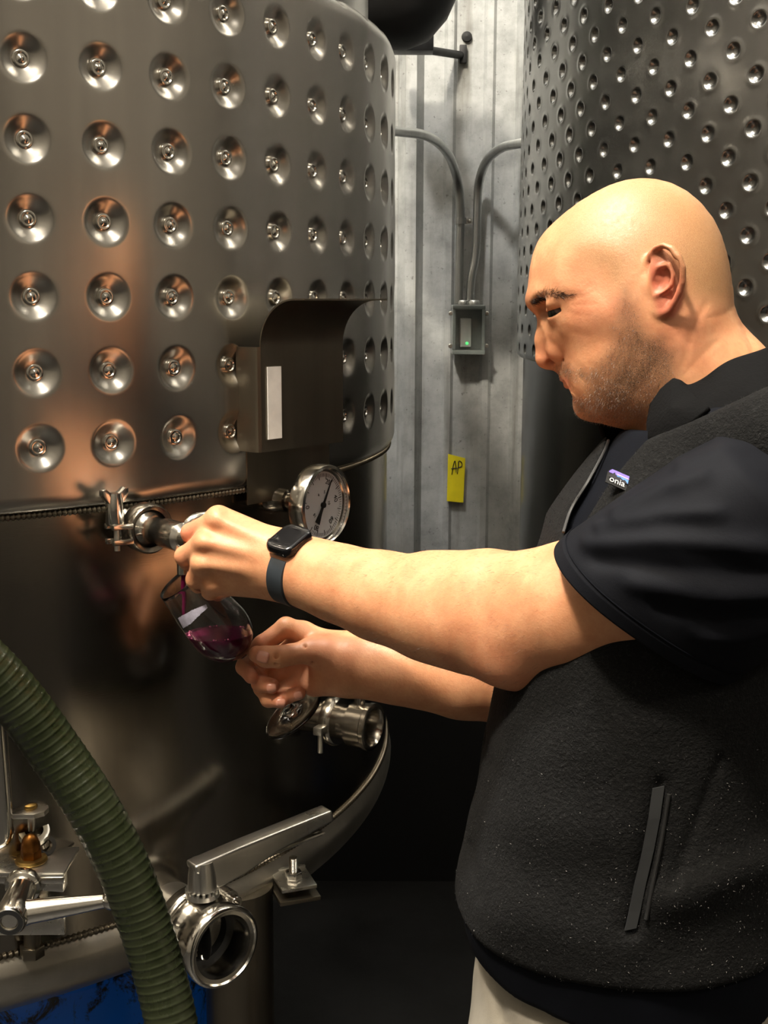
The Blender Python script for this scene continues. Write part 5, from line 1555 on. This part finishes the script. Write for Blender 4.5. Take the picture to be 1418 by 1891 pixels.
fs += [(0, 1, 2, 3), (4 * nb_, 4 * nb_ + 1, 4 * nb_ + 2, 4 * nb_ + 3)]
band.add([tuple(v) for v in vs], fs).build('band', M['band'], watch)

# ------------------------------------------------------------------ wine glass and wine
gj = Vector(A3(446, 1207, 1.394)); gf = Vector(A3(551, 1328, 1.420))
ga = (gj - gf).normalized()
GL = (gj - gf).length
wg = thing('wine_glass', 'tilted stemmed tasting glass held in the right hand', 'glass', gf)
inner = [(0.0, 0.0035), (0.010, 0.0045), (0.0225, 0.0115), (0.0308, 0.0230), (0.0348, 0.0390), (0.0344, 0.0560), (0.0320, 0.0780), (0.0282, 0.1000), (0.0262, 0.1150)]
outer = [(0.0268, 0.1158), (0.0273, 0.1150), (0.0292, 0.1000), (0.0330, 0.0780), (0.0355, 0.0560), (0.0360, 0.0385), (0.0321, 0.0220), (0.0240, 0.0100), (0.0125, 0.0015), (0.0055, -0.003), (0.0036, -0.010), (0.0033, -0.040), (0.0034, -0.070), (0.0045, -0.086), (0.0090, -0.0945), (0.0200, -0.0985), (0.0380, -0.1005), (0.0392, -0.1018), (0.0380, -0.1030), (0.0, -0.1020)]
def dense(p, k=4):
    q = spline([(a, b, 0) for a, b in p], k); return [(max(v.x, 0), v.y) for v in q]
sc_ = GL / 0.102
go = MB().lathe([(r, h) for r, h in dense(inner) + dense(outer)], gj, ga, 72).build('glass', M['glass'], wg, angle=60)
# pale lilac piece on the bowl: a thin patch lying on the outside of the glass
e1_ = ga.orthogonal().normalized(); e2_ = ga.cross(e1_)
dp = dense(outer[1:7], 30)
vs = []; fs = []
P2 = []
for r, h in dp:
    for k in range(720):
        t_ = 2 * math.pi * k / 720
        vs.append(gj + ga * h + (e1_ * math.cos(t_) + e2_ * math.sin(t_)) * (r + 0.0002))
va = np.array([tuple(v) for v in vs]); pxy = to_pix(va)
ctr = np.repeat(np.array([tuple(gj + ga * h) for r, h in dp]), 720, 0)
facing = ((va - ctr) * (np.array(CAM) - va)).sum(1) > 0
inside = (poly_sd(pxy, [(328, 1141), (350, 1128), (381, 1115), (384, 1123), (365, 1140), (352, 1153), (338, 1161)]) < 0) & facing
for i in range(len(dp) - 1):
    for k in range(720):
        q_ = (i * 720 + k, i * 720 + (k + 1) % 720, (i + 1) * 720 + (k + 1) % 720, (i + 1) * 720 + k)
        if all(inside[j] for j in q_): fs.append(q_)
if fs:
    MB().add(va, fs).build('pale_patch', plain('pale_lilac', (0.42, 0.40, 0.50), 0.6, 0, 0.2, 160), wg)
# wine: the inside of the bowl below a level surface
zw = pix(405, 1173, 1.375).z
me = bpy.data.meshes.new('red_wine'); bm = bmesh.new()
prof_ = [(r + (0.0004 if r > 0 else 0), h - 0.0003) for r, h in dense(inner)]
vsl = []
for r, h in prof_:
    row = []
    for k in range(96):
        t_ = 2 * math.pi * k / 96
        row.append(bm.verts.new(gj + ga * h + (e1_ * math.cos(t_) + e2_ * math.sin(t_)) * r))
    vsl.append(row)
for i in range(len(vsl) - 1):
    for k in range(96): bm.faces.new((vsl[i][k], vsl[i][(k + 1) % 96], vsl[i + 1][(k + 1) % 96], vsl[i + 1][k]))
bmesh.ops.remove_doubles(bm, verts=bm.verts, dist=1e-6)
r_ = bmesh.ops.bisect_plane(bm, geom=bm.verts[:] + bm.edges[:] + bm.faces[:], plane_co=(0, 0, zw), plane_no=(0, 0, 1), clear_outer=True)
be = [e for e in bm.edges if e.is_boundary]
bmesh.ops.edgenet_fill(bm, edges=be)
bmesh.ops.recalc_face_normals(bm, faces=bm.faces)
bm.to_mesh(me); bm.free()
me.polygons.foreach_set('use_smooth', [len(p.vertices) < 6 for p in me.polygons])
def wine():
    t = NT('red_wine')
    n_ = t.noise(90, 3)
    t.set(Base_Color=t.mix(t.rng(n_, 0, .4), (0.12, 0.006, 0.040), (0.07, 0.003, 0.025)), Roughness=0.03, IOR=1.34)
    t.b.inputs['Transmission Weight'].default_value = 0.35
    return t.m
M['wine'] = wine()
wine_o = link('red_wine', me, M['wine'])
wine_t = thing('wine_pour', 'dark red wine in the tilted glass with a thin pouring stream', 'wine', (gj.x, gj.y, zw))
wine_o.parent = wine_t; wine_o.matrix_parent_inverse = root_inv(wine_t); wine_o.name = 'liquid'
st0 = SVP + SVN * 0.120 - UPZ * 0.038
zend = pix(345, 1140, st0.y).z
pts = [Vector((st0.x + 0.0004 * math.sin(k * .9), st0.y, st0.z + (zend - st0.z) * k / 14)) for k in range(15)]
MB().tube(pts, [0.0030 - 0.0008 * k / 14 for k in range(15)], 14).build('stream', M['wine'], wine_t)
# bubbles along the rim of the wine
bmx = [((v.co.x, v.co.y, v.co.z)) for v in me.vertices if abs(v.co.z - zw) < 1e-5]
bub = MB()
random.seed(3)
for k in range(26):
    a_ = Vector(random.choice(bmx)); c0 = gj + ga * ((a_ - gj).dot(ga))
    p_ = a_.lerp(c0, random.uniform(0.03, 0.16)); p_.z = zw
    r0 = random.uniform(0.0005, 0.0013)
    bub.lathe([(0.0, r0), (r0 * .6, r0 * .8), (r0 * .95, r0 * .3), (r0, 0)], p_, UPZ, 8)
bo_ = bub.build('foam', plain('pink_foam', (0.42, 0.10, 0.20), 0.2), wine_t); bo_['kind'] = 'stuff'
rimc = gj + ga * 0.115
